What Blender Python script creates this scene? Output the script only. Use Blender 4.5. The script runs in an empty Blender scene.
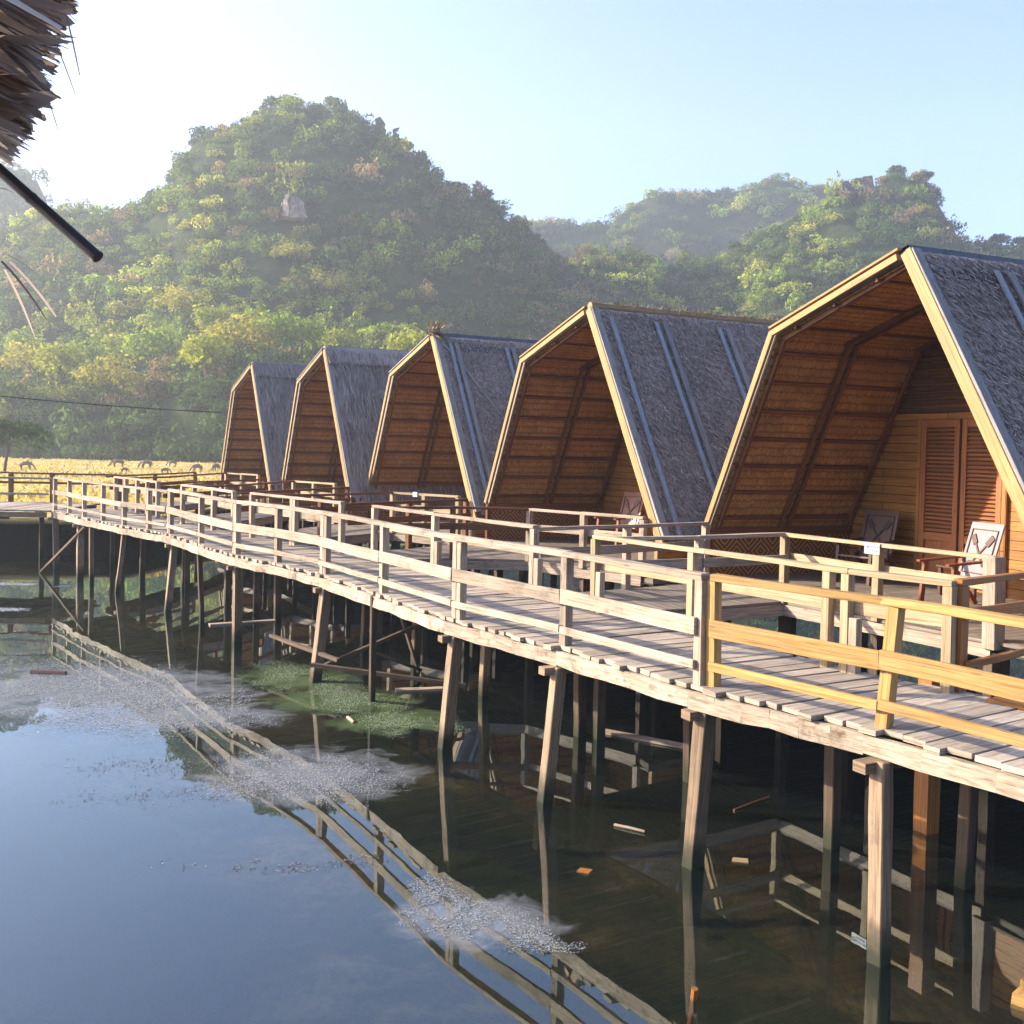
import bpy, math, random
import numpy as np
from mathutils import Vector, Matrix, noise
random.seed(7); RNG = np.random.default_rng(11)
SC = bpy.context.scene
COL = SC.collection
R = math.radians
SUN_AZ, SUN_EL = R(82), R(23)          # azimuth measured from +Y towards -X (left)

# ------------------------------------------------------------------ helpers
def link(o): COL.objects.link(o); return o
def tag(o, label=None, cat=None, group=None, kind=None):
    if label: o['label'] = label
    if cat: o['category'] = cat
    if group: o['group'] = group
    if kind: o['kind'] = kind
    return o
def empty(name, loc=(0, 0, 0), rz=0.0):
    o = bpy.data.objects.new(name, None); link(o)
    o.location = loc; o.rotation_euler = (0, 0, rz); o.empty_display_size = .2
    return o
def kids(o): return [c for c in COL.objects if c.parent == o]
def copy_tree(o, parent=None):
    c = o.copy(); link(c)
    if parent: c.parent = parent
    for k in kids(o): copy_tree(k, c)
    return c

class MB:
    """collects beams, quads and tubes; build() links them as ONE mesh object"""
    def __init__(s): s.v = []; s.f = []; s.uv = []; s.r = []
    def face(s, pts, uvs=None, rnd=None):
        b = len(s.v); s.v.extend([tuple(p) for p in pts]); s.f.append(list(range(b, b + len(pts))))
        s.uv.extend(uvs if uvs else [(p[0], p[1]) for p in pts]); s.r.append(random.random() if rnd is None else rnd)
    def beam(s, p0, p1, w, h, up=(0, 0, 1), rnd=None, w1=None, h1=None, wob=0.0, n=1, uo=None):
        p0 = Vector(p0); p1 = Vector(p1); d = p1 - p0; L = d.length
        if L < 1e-5: return
        d /= L; up = Vector(up); sd = d.cross(up)
        if sd.length < 1e-4: sd = d.cross(Vector((0, 1, 0)))
        sd.normalize(); u = sd.cross(d).normalized()
        w1 = w if w1 is None else w1; h1 = h if h1 is None else h1
        r = random.random() if rnd is None else rnd
        o = random.random() * 40 if uo is None else uo; b = len(s.v)
        for k in range(n + 1):
            t = k / n; c = p0 + d * (L * t); ww = (w + (w1 - w) * t) / 2; hh = (h + (h1 - h) * t) / 2
            for (a, e) in ((-1, -1), (1, -1), (1, 1), (-1, 1)):
                q = c + sd * (a * ww + random.uniform(-wob, wob)) + u * (e * hh + random.uniform(-wob, wob))
                s.v.append(tuple(q))
        per = [0, w, w + h, 2 * w + h, 2 * w + 2 * h]
        for k in range(n):
            for j in range(4):
                j2 = (j + 1) % 4; i0 = b + 4 * k
                s.f.append([i0 + j, i0 + j2, i0 + 4 + j2, i0 + 4 + j])
                x0, x1 = L * k / n + o, L * (k + 1) / n + o
                s.uv.extend([(x0, per[j] + o), (x0, per[j + 1] + o), (x1, per[j + 1] + o), (x1, per[j] + o)]); s.r.append(r)
        for e, rev in ((0, 1), (n, 0)):
            i0 = b + 4 * e; q = [i0, i0 + 1, i0 + 2, i0 + 3]
            if rev: q.reverse()
            s.f.append(q); s.uv.extend([(o, o), (o + .03, o), (o + .03, o + h), (o, o + h)]); s.r.append(r)
    def tube(s, pts, r0, r1=None, seg=6, rnd=None):
        r1 = r0 if r1 is None else r1; n = len(pts); b = len(s.v); pts = [Vector(p) for p in pts]
        r = random.random() if rnd is None else rnd; o = random.random() * 30; acc = 0
        for i, p in enumerate(pts):
            d = (pts[min(i + 1, n - 1)] - pts[max(i - 1, 0)]).normalized()
            a = d.orthogonal().normalized() if abs(d.z) > .9 else d.cross(Vector((0, 0, 1))).normalized()
            c = d.cross(a); rr = r0 + (r1 - r0) * i / max(n - 1, 1)
            for k in range(seg):
                t = 2 * math.pi * k / seg; s.v.append(tuple(p + (a * math.cos(t) + c * math.sin(t)) * rr))
        for i in range(n - 1):
            L = (pts[i + 1] - pts[i]).length
            for k in range(seg):
                k2 = (k + 1) % seg; i0 = b + i * seg
                s.f.append([i0 + k, i0 + k2, i0 + seg + k2, i0 + seg + k])
                s.uv.extend([(acc + o, k * .03), (acc + o, k * .03 + .03), (acc + L + o, k * .03 + .03), (acc + L + o, k * .03)]); s.r.append(r)
            acc += L
        for i0, rev in ((b, 1), (b + (n - 1) * seg, 0)):
            q = list(range(i0, i0 + seg)); 
            if rev: q.reverse()
            s.f.append(q); s.uv.extend([(o, o)] * seg); s.r.append(r)
    def prism(s, poly, z0, z1, uvdir=(1, 0), rnd=None):
        """flat polygon (ccw, xy) extruded between z0 and z1"""
        n = len(poly); r = random.random() if rnd is None else rnd; dx, dy = uvdir
        def U(p): return (p[0] * dx + p[1] * dy, -p[0] * dy + p[1] * dx)
        s.face([(p[0], p[1], z1) for p in poly], [U(p) for p in poly], r)
        s.face([(p[0], p[1], z0) for p in reversed(poly)], [U(p) for p in reversed(poly)], r)
        for i in range(n):
            p, q = poly[i], poly[(i + 1) % n]; L = math.hypot(q[0] - p[0], q[1] - p[1])
            s.face([(p[0], p[1], z0), (q[0], q[1], z0), (q[0], q[1], z1), (p[0], p[1], z1)], [(0, z0), (L, z0), (L, z1), (0, z1)], r)
    def build(s, name, mat, parent=None, org=(0, 0, 0), smooth=False, bevel=0):
        me = bpy.data.meshes.new(name); ox, oy, oz = org
        me.from_pydata([(x - ox, y - oy, z - oz) for x, y, z in s.v], [], s.f)
        uvl = me.uv_layers.new(name='UVMap'); uvl.data.foreach_set('uv', np.array(s.uv, dtype=np.float32).ravel())
        at = me.attributes.new('rnd', 'FLOAT', 'FACE'); at.data.foreach_set('value', np.array(s.r, dtype=np.float32))
        me.materials.append(mat)
        if smooth: me.polygons.foreach_set('use_smooth', [True] * len(me.polygons))
        o = bpy.data.objects.new(name, me); link(o)
        if parent: o.parent = parent
        if bevel:
            m = o.modifiers.new('edge', 'BEVEL'); m.width = bevel; m.segments = 1; m.limit_method = 'ANGLE'
        return o

# ------------------------------------------------------------------ materials
def mat_new(name):
    m = bpy.data.materials.new(name); m.use_nodes = True; nt = m.node_tree
    for n in list(nt.nodes): nt.nodes.remove(n)
    return m, nt
class G:
    """tiny node-graph helper"""
    def __init__(s, nt): s.nt = nt
    def n(s, t, **kw):
        x = s.nt.nodes.new(t)
        for k, v in kw.items():
            if k.startswith('i_'):
                key = k[2:]; key = int(key) if key.isdigit() else key.replace('_', ' ')
                x.inputs[key].default_value = v
            else: setattr(x, k, v)
        return x
    def l(s, a, b): s.nt.links.new(a, b)
    def ramp(s, fac, stops, interp='LINEAR'):
        r = s.n('ShaderNodeValToRGB'); cr = r.color_ramp; cr.interpolation = interp
        while len(cr.elements) < len(stops): cr.elements.new(.5)
        for e, (p, c) in zip(cr.elements, stops):
            e.position = p; e.color = (c[0], c[1], c[2], 1) if hasattr(c, '__len__') else (c, c, c, 1)
        s.l(fac, r.inputs[0]); return r.outputs[0]
    def mix(s, fac, a, b, mode='MIX'):
        m = s.n('ShaderNodeMix', data_type='RGBA', blend_type=mode)
        for sock, v in ((m.inputs[0], fac), (m.inputs[6], a), (m.inputs[7], b)):
            if hasattr(v, 'is_linked') or hasattr(v, 'links'): s.l(v, sock)
            elif hasattr(v, '__len__'): sock.default_value = (v[0], v[1], v[2], 1)
            else: sock.default_value = v
        return m.outputs[2]
    def math(s, op, a, b=None, c=None):
        m = s.n('ShaderNodeMath', operation=op)
        for i, v in enumerate((a, b, c)):
            if v is None: continue
            if hasattr(v, 'links'): s.l(v, m.inputs[i])
            else: m.inputs[i].default_value = v
        return m.outputs[0]
    def noise(s, vec, scale, detail=3, rough=.55, dist=0):
        n = s.n('ShaderNodeTexNoise', i_Scale=scale, i_Detail=detail, i_Roughness=rough, i_Distortion=dist)
        if vec is not None: s.l(vec, n.inputs['Vector'])
        return n.outputs['Fac']
    def uv(s, sx, sy):
        t = s.n('ShaderNodeUVMap', uv_map='UVMap'); m = s.n('ShaderNodeMapping'); m.inputs['Scale'].default_value = (sx, sy, 1)
        s.l(t.outputs[0], m.inputs[0]); return m.outputs[0]
    def rnd(s): return s.n('ShaderNodeAttribute', attribute_name='rnd').outputs['Fac']
    def pos(s): return s.n('ShaderNodeNewGeometry').outputs['Position']
    def out(s, sh): o = s.n('ShaderNodeOutputMaterial'); s.l(sh, o.inputs['Surface'])
    def bsdf(s, col, rough=.7, spec=.3, bump=None, bstr=.3, bdist=.01, metal=0.0):
        b = s.n('ShaderNodeBsdfPrincipled'); b.inputs['Specular IOR Level'].default_value = spec; b.inputs['Metallic'].default_value = metal
        for k, v in (('Base Color', col), ('Roughness', rough)):
            if hasattr(v, 'links'): s.l(v, b.inputs[k])
            else: b.inputs[k].default_value = (v[0], v[1], v[2], 1) if hasattr(v, '__len__') else v
        if bump is not None:
            n = s.n('ShaderNodeBump'); n.inputs['Strength'].default_value = bstr; n.inputs['Distance'].default_value = bdist
            s.l(bump, n.inputs['Height']); s.l(n.outputs[0], b.inputs['Normal'])
        return b.outputs[0]

def wood(name, light, dark, rough=.75, var=.35, stain=.5, grain=(1.2, 38), stain_c=(.06, .05, .04), wet=False, seam=0.0, spec=.25):
    m, nt = mat_new(name); g = G(nt)
    v = g.uv(*grain); n1 = g.noise(v, 1.6, 5, .65, .6)
    v2 = g.uv(grain[0] * .4, grain[1] * .18); n2 = g.noise(v2, 1.3, 3)
    c = g.ramp(n1, [(.34, [x * .8 for x in dark]), (.5, [(a + b) / 2 for a, b in zip(light, dark)]), (.66, light)])
    c = g.mix(g.math('MULTIPLY', g.ramp(n2, [(.45, 0), (.75, 1)]), .45), c, [x * .62 for x in dark])
    k = g.math('MULTIPLY_ADD', g.rnd(), var, 1 - var * .55)
    cc = g.n('ShaderNodeCombineColor'); [g.l(k, cc.inputs[i]) for i in range(3)]
    c = g.mix(1.0, c, cc.outputs[0], 'MULTIPLY')
    sp = g.noise(g.pos(), 3.1, 5, .7)
    c = g.mix(g.math('MULTIPLY', g.ramp(sp, [(.54, 0), (.7, 1)]), stain), c, stain_c)
    ck = g.noise(g.uv(grain[0] * .7, grain[1] * 1.6), 2.0, 2, .5)
    c = g.mix(g.math('MULTIPLY', g.ramp(ck, [(.33, 1), (.38, 0)]), .6), c, [x * .3 for x in dark])
    # knots
    kv = g.n('ShaderNodeTexVoronoi', i_Scale=1.0); g.l(g.uv(2.2, 9), kv.inputs['Vector'])
    c = g.mix(g.math('MULTIPLY', g.ramp(kv.outputs['Distance'], [(.06, 1), (.13, 0)]), .55), c, [x * .35 for x in dark])
    if seam:
        w = g.n('ShaderNodeTexBrick', i_Scale=1.0, offset=.37); w.inputs['Brick Width'].default_value = 2.4; w.inputs['Row Height'].default_value = seam
        w.inputs['Mortar Size'].default_value = .006; w.inputs['Color1'].default_value = (1, 1, 1, 1); w.inputs['Color2'].default_value = (.72, .72, .72, 1); w.inputs['Mortar'].default_value = (.06, .06, .06, 1)
        g.l(g.uv(1, 1), w.inputs['Vector']); c = g.mix(1.0, c, w.outputs['Color'], 'MULTIPLY')
    if wet:
        sx = g.n('ShaderNodeSeparateXYZ'); g.l(g.pos(), sx.inputs[0])
        h = g.math('ADD', sx.outputs[2], g.math('MULTIPLY', g.math('SUBTRACT', g.noise(g.pos(), 9, 3), .5), .25))
        c = g.mix(g.ramp(h, [(.08, 1), (.17, .75), (.34, 0)]), c, (.026, .028, .016))
    g.out(g.bsdf(c, rough, spec, n1, .35, .008)); return m

M = {}
M['weathered'] = wood('weathered_wood', (.46, .37, .275), (.235, .18, .13), .8, .45, .5)
M['grey_deck'] = wood('grey_deck_wood', (.46, .385, .30), (.25, .205, .155), .8, .5, .45, (1.0, 26))
M['new_wood'] = wood('new_yellow_wood', (.45, .275, .095), (.29, .16, .05), .6, .4, .3, (.9, 30), (.2, .1, .04))
M['gable'] = wood('gable_pine', (.40, .255, .10), (.25, .15, .055), .55, .3, .35, (.8, 34), (.16, .09, .04))
M['orange_wood'] = wood('orange_varnished_wood', (.36, .15, .04), (.24, .09, .022), .45, .25, .2, (.8, 30))
M['brown'] = wood('brown_varnished_wood', (.20, .08, .03), (.10, .038, .016), .45, .35, .2, (.8, 30))
M['pale_beam'] = wood('flaking_pale_beam', (.48, .40, .30), (.27, .20, .14), .8, .4, 1.0, (2.2, 22), (.10, .07, .045))
M['pile'] = wood('weathered_pile', (.31, .225, .145), (.17, .115, .07), .8, .5, .5, (1.2, 26), wet=True)
M['honey'] = wood('honey_wall_boards', (.48, .22, .055), (.33, .135, .033), .45, .2, .12, (.9, 24), seam=.14)
M['shutter'] = wood('red_brown_shutter', (.36, .135, .045), (.23, .08, .028), .5, .2, .15)
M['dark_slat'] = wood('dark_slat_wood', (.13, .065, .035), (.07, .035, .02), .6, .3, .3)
M['porch'] = wood('porch_boards', (.32, .27, .21), (.18, .145, .11), .8, .4, .5, (1.0, 26), seam=.15)
M['pine'] = wood('pale_pine', (.44, .34, .20), (.27, .195, .11), .7, .4, .4, (.9, 30), (.16, .11, .07))
M['shaded_pile'] = wood('shaded_pile', (.13, .09, .062), (.06, .043, .03), .85, .4, .4, wet=True)  # pile wood again, darkened: shade below the decks put into its colour
M['silver'] = wood('silver_grey_timber', (.28, .265, .25), (.16, .15, .145), .7, .3, .35)

def m_weave():
    m, nt = mat_new('woven_thatch_lining'); g = G(nt)
    sx = g.n('ShaderNodeSeparateXYZ'); g.l(g.uv(1, 1), sx.inputs[0])
    edge = g.noise(g.uv(14, 1.2), 1.0, 3, .7)
    row = g.math('FRACT', g.math('ADD', g.math('MULTIPLY', sx.outputs[1], 7.2), g.math('MULTIPLY', edge, 1.1)))
    st = g.noise(g.uv(55, 5), 1.0, 4, .75); blot = g.noise(g.pos(), 2.3, 4, .65)
    c = g.ramp(st, [(.30, (.15, .068, .022)), (.48, (.40, .20, .065)), (.66, (.62, .37, .145))])
    c = g.mix(g.ramp(row, [(0, .75), (.22, .1), (.8, 0), (1, .5)]), c, (.055, .024, .010))
    c = g.mix(g.ramp(blot, [(.42, 0), (.72, .6)]), c, (.13, .062, .026))
    g.out(g.bsdf(c, .7, .2, g.math('ADD', g.math('MULTIPLY', row, -.6), st), .8, .02)); return m
M['weave'] = m_weave()
def m_lattice():
    m, nt = mat_new('diamond_woven_bamboo'); g = G(nt)
    sx = g.n('ShaderNodeSeparateXYZ'); g.l(g.uv(1, 1), sx.inputs[0])
    a = g.math('PINGPONG', sx.outputs[0], .24); b = g.math('PINGPONG', sx.outputs[1], .2)
    w = g.math('PINGPONG', g.math('ADD', a, b), .045)
    f = g.ramp(w, [(.022, 0), (.027, 1)])          # ping-pong height is in metres
    n = g.noise(g.uv(60, 60), 1.0, 2)
    c = g.mix(f, (.36, .18, .07), (.06, .027, .014)); c = g.mix(g.math('MULTIPLY', n, .5), c, (.16, .075, .032))
    g.out(g.bsdf(c, .55, .3, w, .5, .05)); return m
M['lattice'] = m_lattice()
def m_thatch(name, stops, tw=0.0):
    m, nt = mat_new(name); g = G(nt)
    n = g.noise(g.pos(), 1.1, 4, .6); r = g.rnd()
    k = g.math('ADD', g.math('MULTIPLY', r, .75), g.math('MULTIPLY', n, .3))
    c = g.ramp(k, stops); fine = g.noise(g.uv(3, 60), 2, 3, .7)
    c = g.mix(g.math('MULTIPLY', fine, .5), c, [x * .4 for x in stops[0][1]])
    g.out(g.bsdf(c, .85, .15, fine, .5, .01)); return m
M['thatch'] = m_thatch('coarse_palm_thatch', [(.1, (.10, .08, .068)), (.4, (.29, .232, .20)), (.8, (.48, .395, .345)), (1, (.70, .61, .53))])
M['grass_thatch'] = m_thatch('fine_grass_thatch', [(.1, (.13, .108, .096)), (.5, (.31, .262, .23)), (1, (.48, .41, .36))])
M['dry_leaf'] = m_thatch('dry_palm_leaf', [(.1, (.12, .085, .085)), (.45, (.36, .27, .25)), (.75, (.55, .44, .38)), (1, (.78, .68, .58))])
def m_dry():
    m, nt = mat_new('dry_palm_leaf'); g = G(nt); k = g.math('ADD', g.math('MULTIPLY', g.rnd(), .75), g.math('MULTIPLY', g.noise(g.uv(2, 40), 2, 4, .7), .35))
    c = g.ramp(k, [(.12, (.14, .10, .085)), (.5, (.40, .30, .24)), (.8, (.60, .48, .38)), (1, (.80, .70, .58))])
    d = g.n('ShaderNodeBsdfDiffuse'); t = g.n('ShaderNodeBsdfTranslucent'); g.l(c, d.inputs[0]); g.l(c, t.inputs[0])
    x = g.n('ShaderNodeMixShader'); x.inputs[0].default_value = .4; g.l(d.outputs[0], x.inputs[1]); g.l(t.outputs[0], x.inputs[2]); g.out(x.outputs[0]); return m
M['dry_leaf'] = m_dry()
M['straw'] = m_thatch('pale_straw', [(.1, (.25, .17, .09)), (1, (.55, .42, .25))])
def m_simple(name, col, rough=.6, spec=.3, nscale=0, amt=.3, metal=0):
    m, nt = mat_new(name); g = G(nt); c = col; b = None
    if nscale:
        b = g.noise(g.pos(), nscale, 5, .6); c = g.mix(g.math('MULTIPLY', b, amt * 1.6), col, [x * .35 for x in col])
    g.out(g.bsdf(c, rough, spec, b, .2, .01, metal)); return m
M['metal'] = m_simple('zinc_strip', (.30, .32, .35), .5, .5, 6, .5, .3)
M['tar'] = m_simple('dark_ridge_sheet', (.075, .08, .095), .55, .4, 4, .4)
M['black_pole'] = m_simple('dark_bamboo', (.035, .02, .016), .5, .3, 20, .4)
M['bark'] = m_simple('tree_bark', (.13, .10, .075), .9, .1, 8, .4)
M['hide'] = m_simple('cattle_hide', (.24, .17, .12), .8, .1, 3, .4)
M['sign'] = m_simple('white_painted_board', (.50, .50, .50), .5, .3)
M['blue_ink'] = m_simple('blue_lettering', (.01, .05, .18), .6, .2)
M['red_ink'] = m_simple('dark_lettering', (.12, .09, .12), .6, .2)
M['white_wood'] = m_simple('pale_chair_board', (.22, .195, .20), .5, .4, 14, .3)
M['dark_wood'] = m_simple('dark_carved_wood', (.085, .035, .02), .45, .4, 12, .35)
M['red_wood'] = m_simple('reddish_chair_wood', (.22, .075, .035), .4, .4, 10, .35)
M['cable'] = m_simple('black_cable', (.02, .02, .02), .5, .3)

def m_leaf(name, trans=.35):
    m, nt = mat_new(name); g = G(nt)
    a = g.n('ShaderNodeAttribute', attribute_name='tint'); 
    d = g.n('ShaderNodeBsdfDiffuse'); t = g.n('ShaderNodeBsdfTranslucent')
    g.l(a.outputs['Color'], d.inputs[0]); 
    tc = g.mix(1.0, a.outputs['Color'], (1.25, 1.15, .55), 'MULTIPLY'); g.l(tc, t.inputs[0])
    mx = g.n('ShaderNodeMixShader'); mx.inputs[0].default_value = trans
    g.l(d.outputs[0], mx.inputs[1]); g.l(t.outputs[0], mx.inputs[2]); g.out(mx.outputs[0]); return m
M['leaf'] = m_leaf('leaves', .48)
M['leaf_solid'] = m_leaf('floating_flecks', .05)

def m_hill():
    m, nt = mat_new('hill_undergrowth'); g = G(nt); p = g.pos()
    n = g.noise(p, .09, 6, .65); n2 = g.noise(p, .9, 4, .7)
    c = g.ramp(n, [(.35, (.018, .030, .012)), (.5, (.034, .052, .018)), (.65, (.06, .075, .026))])
    c = g.mix(g.math('MULTIPLY', n2, .6), c, (.02, .03, .012))
    # steep faces show weathered limestone
    ge = g.n('ShaderNodeNewGeometry'); sx = g.n('ShaderNodeSeparateXYZ'); g.l(ge.outputs['True Normal'], sx.inputs[0])
    st = g.ramp(sx.outputs[2], [(.30, 1), (.44, 0)])
    rk = g.ramp(g.noise(p, .5, 5, .7), [(.35, (.05, .047, .044)), (.7, (.19, .17, .155))])
    c = g.mix(g.math('MULTIPLY', st, .8), c, rk)
    g.out(g.bsdf(c, .95, .05, n2, 1.0, 1.2)); return m
M['hill'] = m_hill()
def m_field():
    m, nt = mat_new('dry_pasture'); g = G(nt); p = g.pos()
    mp = g.n('ShaderNodeMapping'); mp.inputs['Scale'].default_value = (.05, .16, .2); g.l(p, mp.inputs[0])
    n = g.noise(mp.outputs[0], 1, 6, .65); n2 = g.noise(p, 2.2, 5, .7)
    c = g.ramp(n, [(.30, (.20, .18, .07)), (.46, (.44, .34, .14)), (.62, (.58, .44, .20))])
    c = g.mix(g.ramp(n2, [(.45, 0), (.75, .55)]), c, (.14, .13, .045))
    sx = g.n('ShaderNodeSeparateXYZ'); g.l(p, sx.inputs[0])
    shaded_soil = g.ramp(g.noise(p, 1.3, 5, .7), [(.3, (.004, .0035, .003)), (.7, (.012, .010, .008))])  # bank soil with the deep shade below the walkway arm painted in
    c = g.mix(g.ramp(sx.outputs[2], [(.80, 1), (.95, 0)]), c, shaded_soil)
    g.out(g.bsdf(c, .95, .05, n2, .6, .15)); return m
M['field'] = m_field()
def m_bed():
    m, nt = mat_new('muddy_pond_bed'); g = G(nt); p = g.pos()
    n = g.noise(p, .55, 6, .65, .3); n2 = g.noise(p, 4.5, 6, .7)
    c = g.ramp(n, [(.36, (.010, .012, .005)), (.45, (.04, .052, .014)), (.52, (.065, .052, .025)), (.62, (.15, .118, .068))])
    c = g.mix(g.ramp(n2, [(.42, 0), (.66, .75)]), c, (.022, .027, .012))
    sx = g.n('ShaderNodeSeparateXYZ'); g.l(p, sx.inputs[0])            # sandy shelf along the piles, dark silt in the open pond
    q = g.math('ADD', g.math('ADD', g.math('MULTIPLY', sx.outputs[0], .082), g.math('MULTIPLY', sx.outputs[1], .057)), g.math('MULTIPLY', g.math('SUBTRACT', n, .5), .25))
    c = g.mix(g.ramp(q, [(.26, 1), (.42, 0), (.66, 0), (.80, 1)]), c, (.010, .012, .009))  # dark end towards the huts paints the shade beneath them
    g.out(g.bsdf(c, .9, .1, n2, .8, .05)); return m
M['bed'] = m_bed()
def m_water():
    m, nt = mat_new('still_pond_water'); g = G(nt); p = g.pos()
    mp = g.n('ShaderNodeMapping'); mp.inputs['Scale'].default_value = (1, .55, 1); g.l(p, mp.inputs[0])
    n = g.noise(mp.outputs[0], .9, 2, .45); n2 = g.noise(mp.outputs[0], 5.5, 2, .5)
    h = g.math('ADD', n, g.math('MULTIPLY', n2, .06))
    b = g.n('ShaderNodeBump'); b.inputs['Strength'].default_value = .06; b.inputs['Distance'].default_value = .06; g.l(h, b.inputs['Height'])
    ge = g.n('ShaderNodeNewGeometry'); dt = g.n('ShaderNodeVectorMath', operation='DOT_PRODUCT'); g.l(b.outputs[0], dt.inputs[0]); g.l(ge.outputs['Incoming'], dt.inputs[1])
    cs = g.math('SUBTRACT', 1.0, g.math('MINIMUM', g.math('ABSOLUTE', dt.outputs['Value']), 1.0))
    frs = g.math('MULTIPLY_ADD', g.math('POWER', cs, 5.0), 1 - WATER_F0, WATER_F0)      # Schlick, the same from both sides
    gl = g.n('ShaderNodeBsdfGlossy'); gl.inputs['Roughness'].default_value = .0; gl.inputs['Color'].default_value = (.80, .93, 1, 1); g.l(b.outputs[0], gl.inputs['Normal'])
    tr = g.n('ShaderNodeBsdfTransparent'); tr.inputs[0].default_value = (.60, .60, .47, 1)
    df = g.n('ShaderNodeBsdfDiffuse'); df.inputs[0].default_value = (.03, .045, .055, 1)
    body = g.n('ShaderNodeMixShader'); body.inputs[0].default_value = .12; g.l(tr.outputs[0], body.inputs[1]); g.l(df.outputs[0], body.inputs[2])
    sx = g.n('ShaderNodeSeparateXYZ'); g.l(p, sx.inputs[0])
    def film(shader, ells, col, amt):                       # thin film of scum round the floating patches
        m0 = None
        for cx, cy, rx, ry in ells:
            e = g.math('ADD', g.math('POWER', g.math('ABSOLUTE', g.math('MULTIPLY', g.math('SUBTRACT', sx.outputs[0], cx), 1 / rx)), 2.0), g.math('POWER', g.math('ABSOLUTE', g.math('MULTIPLY', g.math('SUBTRACT', sx.outputs[1], cy), 1 / ry)), 2.0))
            e = g.math('SUBTRACT', 1.0, e); m0 = e if m0 is None else g.math('MAXIMUM', m0, e)
        f = g.math('ADD', m0, g.math('MULTIPLY_ADD', g.noise(p, 2.2, 6, .7, .6), 2.4, -1.35))
        d2 = g.n('ShaderNodeBsdfDiffuse'); d2.inputs[0].default_value = (*col, 1)
        x = g.n('ShaderNodeMixShader'); g.l(g.math('MULTIPLY', g.ramp(f, [(.12, 0), (.75, 1)]), amt), x.inputs[0]); g.l(shader, x.inputs[1]); g.l(d2.outputs[0], x.inputs[2]); return x.outputs[0]
    mx = g.n('ShaderNodeMixShader'); g.l(frs, mx.inputs[0]); g.l(body.outputs[0], mx.inputs[1]); g.l(gl.outputs[0], mx.inputs[2])
    sh = film(mx.outputs[0], [(-6.2, 14.6, 3.4, 2.0), (-2.2, 11.1, 1.5, 1.2), (-.2, 7.7, .9, .6), (-4.2, 13.4, 1.6, 1.0)], (.27, .29, .32), .42)
    sh = film(sh, [(-3.2, 15.6, 1.3, 1.0), (-2.3, 14.3, 1.4, 1.0), (-1.5, 13.3, 1.0, .8)], (.085, .125, .055), .6)
    g.out(sh); return m
WATER_F0 = .12
M['water'] = m_water()

# ------------------------------------------------------------------ leaf clouds (numpy)
def crown_template(n, rx, rz, size, clumps=14, seed=0, shell=.55):
    """n leaf-sized quads gathered in clumps through an uneven crown volume; returns (n,4,3)"""
    r = np.random.default_rng(seed)
    c = r.normal(size=(clumps, 3)); c /= np.linalg.norm(c, axis=1)[:, None]
    c *= (r.uniform(.35, 1.0, clumps) ** .6)[:, None]; c[:, 2] = np.abs(c[:, 2]) * .95 - .25
    rad = r.uniform(.28, .5, clumps)
    k = r.integers(0, clumps, n); d = r.normal(size=(n, 3)); d /= np.linalg.norm(d, axis=1)[:, None]
    p = c[k] + d * (rad[k] * r.uniform(shell, 1.0, n) ** .7)[:, None]
    p *= np.array([rx, rx, rz])
    nrm = d + r.normal(size=(n, 3)) * .55 + np.array([0, 0, .25]); nrm /= np.linalg.norm(nrm, axis=1)[:, None]
    a = np.cross(nrm, r.normal(size=(n, 3))); a /= np.linalg.norm(a, axis=1)[:, None]; b = np.cross(nrm, a)
    s = (size * r.uniform(.55, 1.25, n))[:, None]
    return np.stack([p - a * s - b * s * .15, p + b * s * .5, p + a * s - b * s * .1, p - b * s * .55], 1)
def quads_object(name, Q, tint, mat, parent=None):
    """Q (n,4,3) quads, tint (n,3) -> one mesh object"""
    n = len(Q); me = bpy.data.meshes.new(name)
    me.vertices.add(n * 4); me.vertices.foreach_set('co', np.ascontiguousarray(Q, dtype=np.float32).ravel())
    me.loops.add(n * 4); me.loops.foreach_set('vertex_index', np.arange(n * 4, dtype=np.int32))
    me.polygons.add(n); me.polygons.foreach_set('loop_start', np.arange(0, n * 4, 4, dtype=np.int32))
    try: me.polygons.foreach_set('loop_total', np.full(n, 4, dtype=np.int32))
    except Exception: pass
    at = me.attributes.new('tint', 'FLOAT_COLOR', 'FACE')
    at.data.foreach_set('color', np.concatenate([tint, np.ones((n, 1))], 1).astype(np.float32).ravel())
    me.materials.append(mat); me.update(calc_edges=True); me.validate()
    o = bpy.data.objects.new(name, me); link(o)
    if parent: o.parent = parent
    return o

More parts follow.
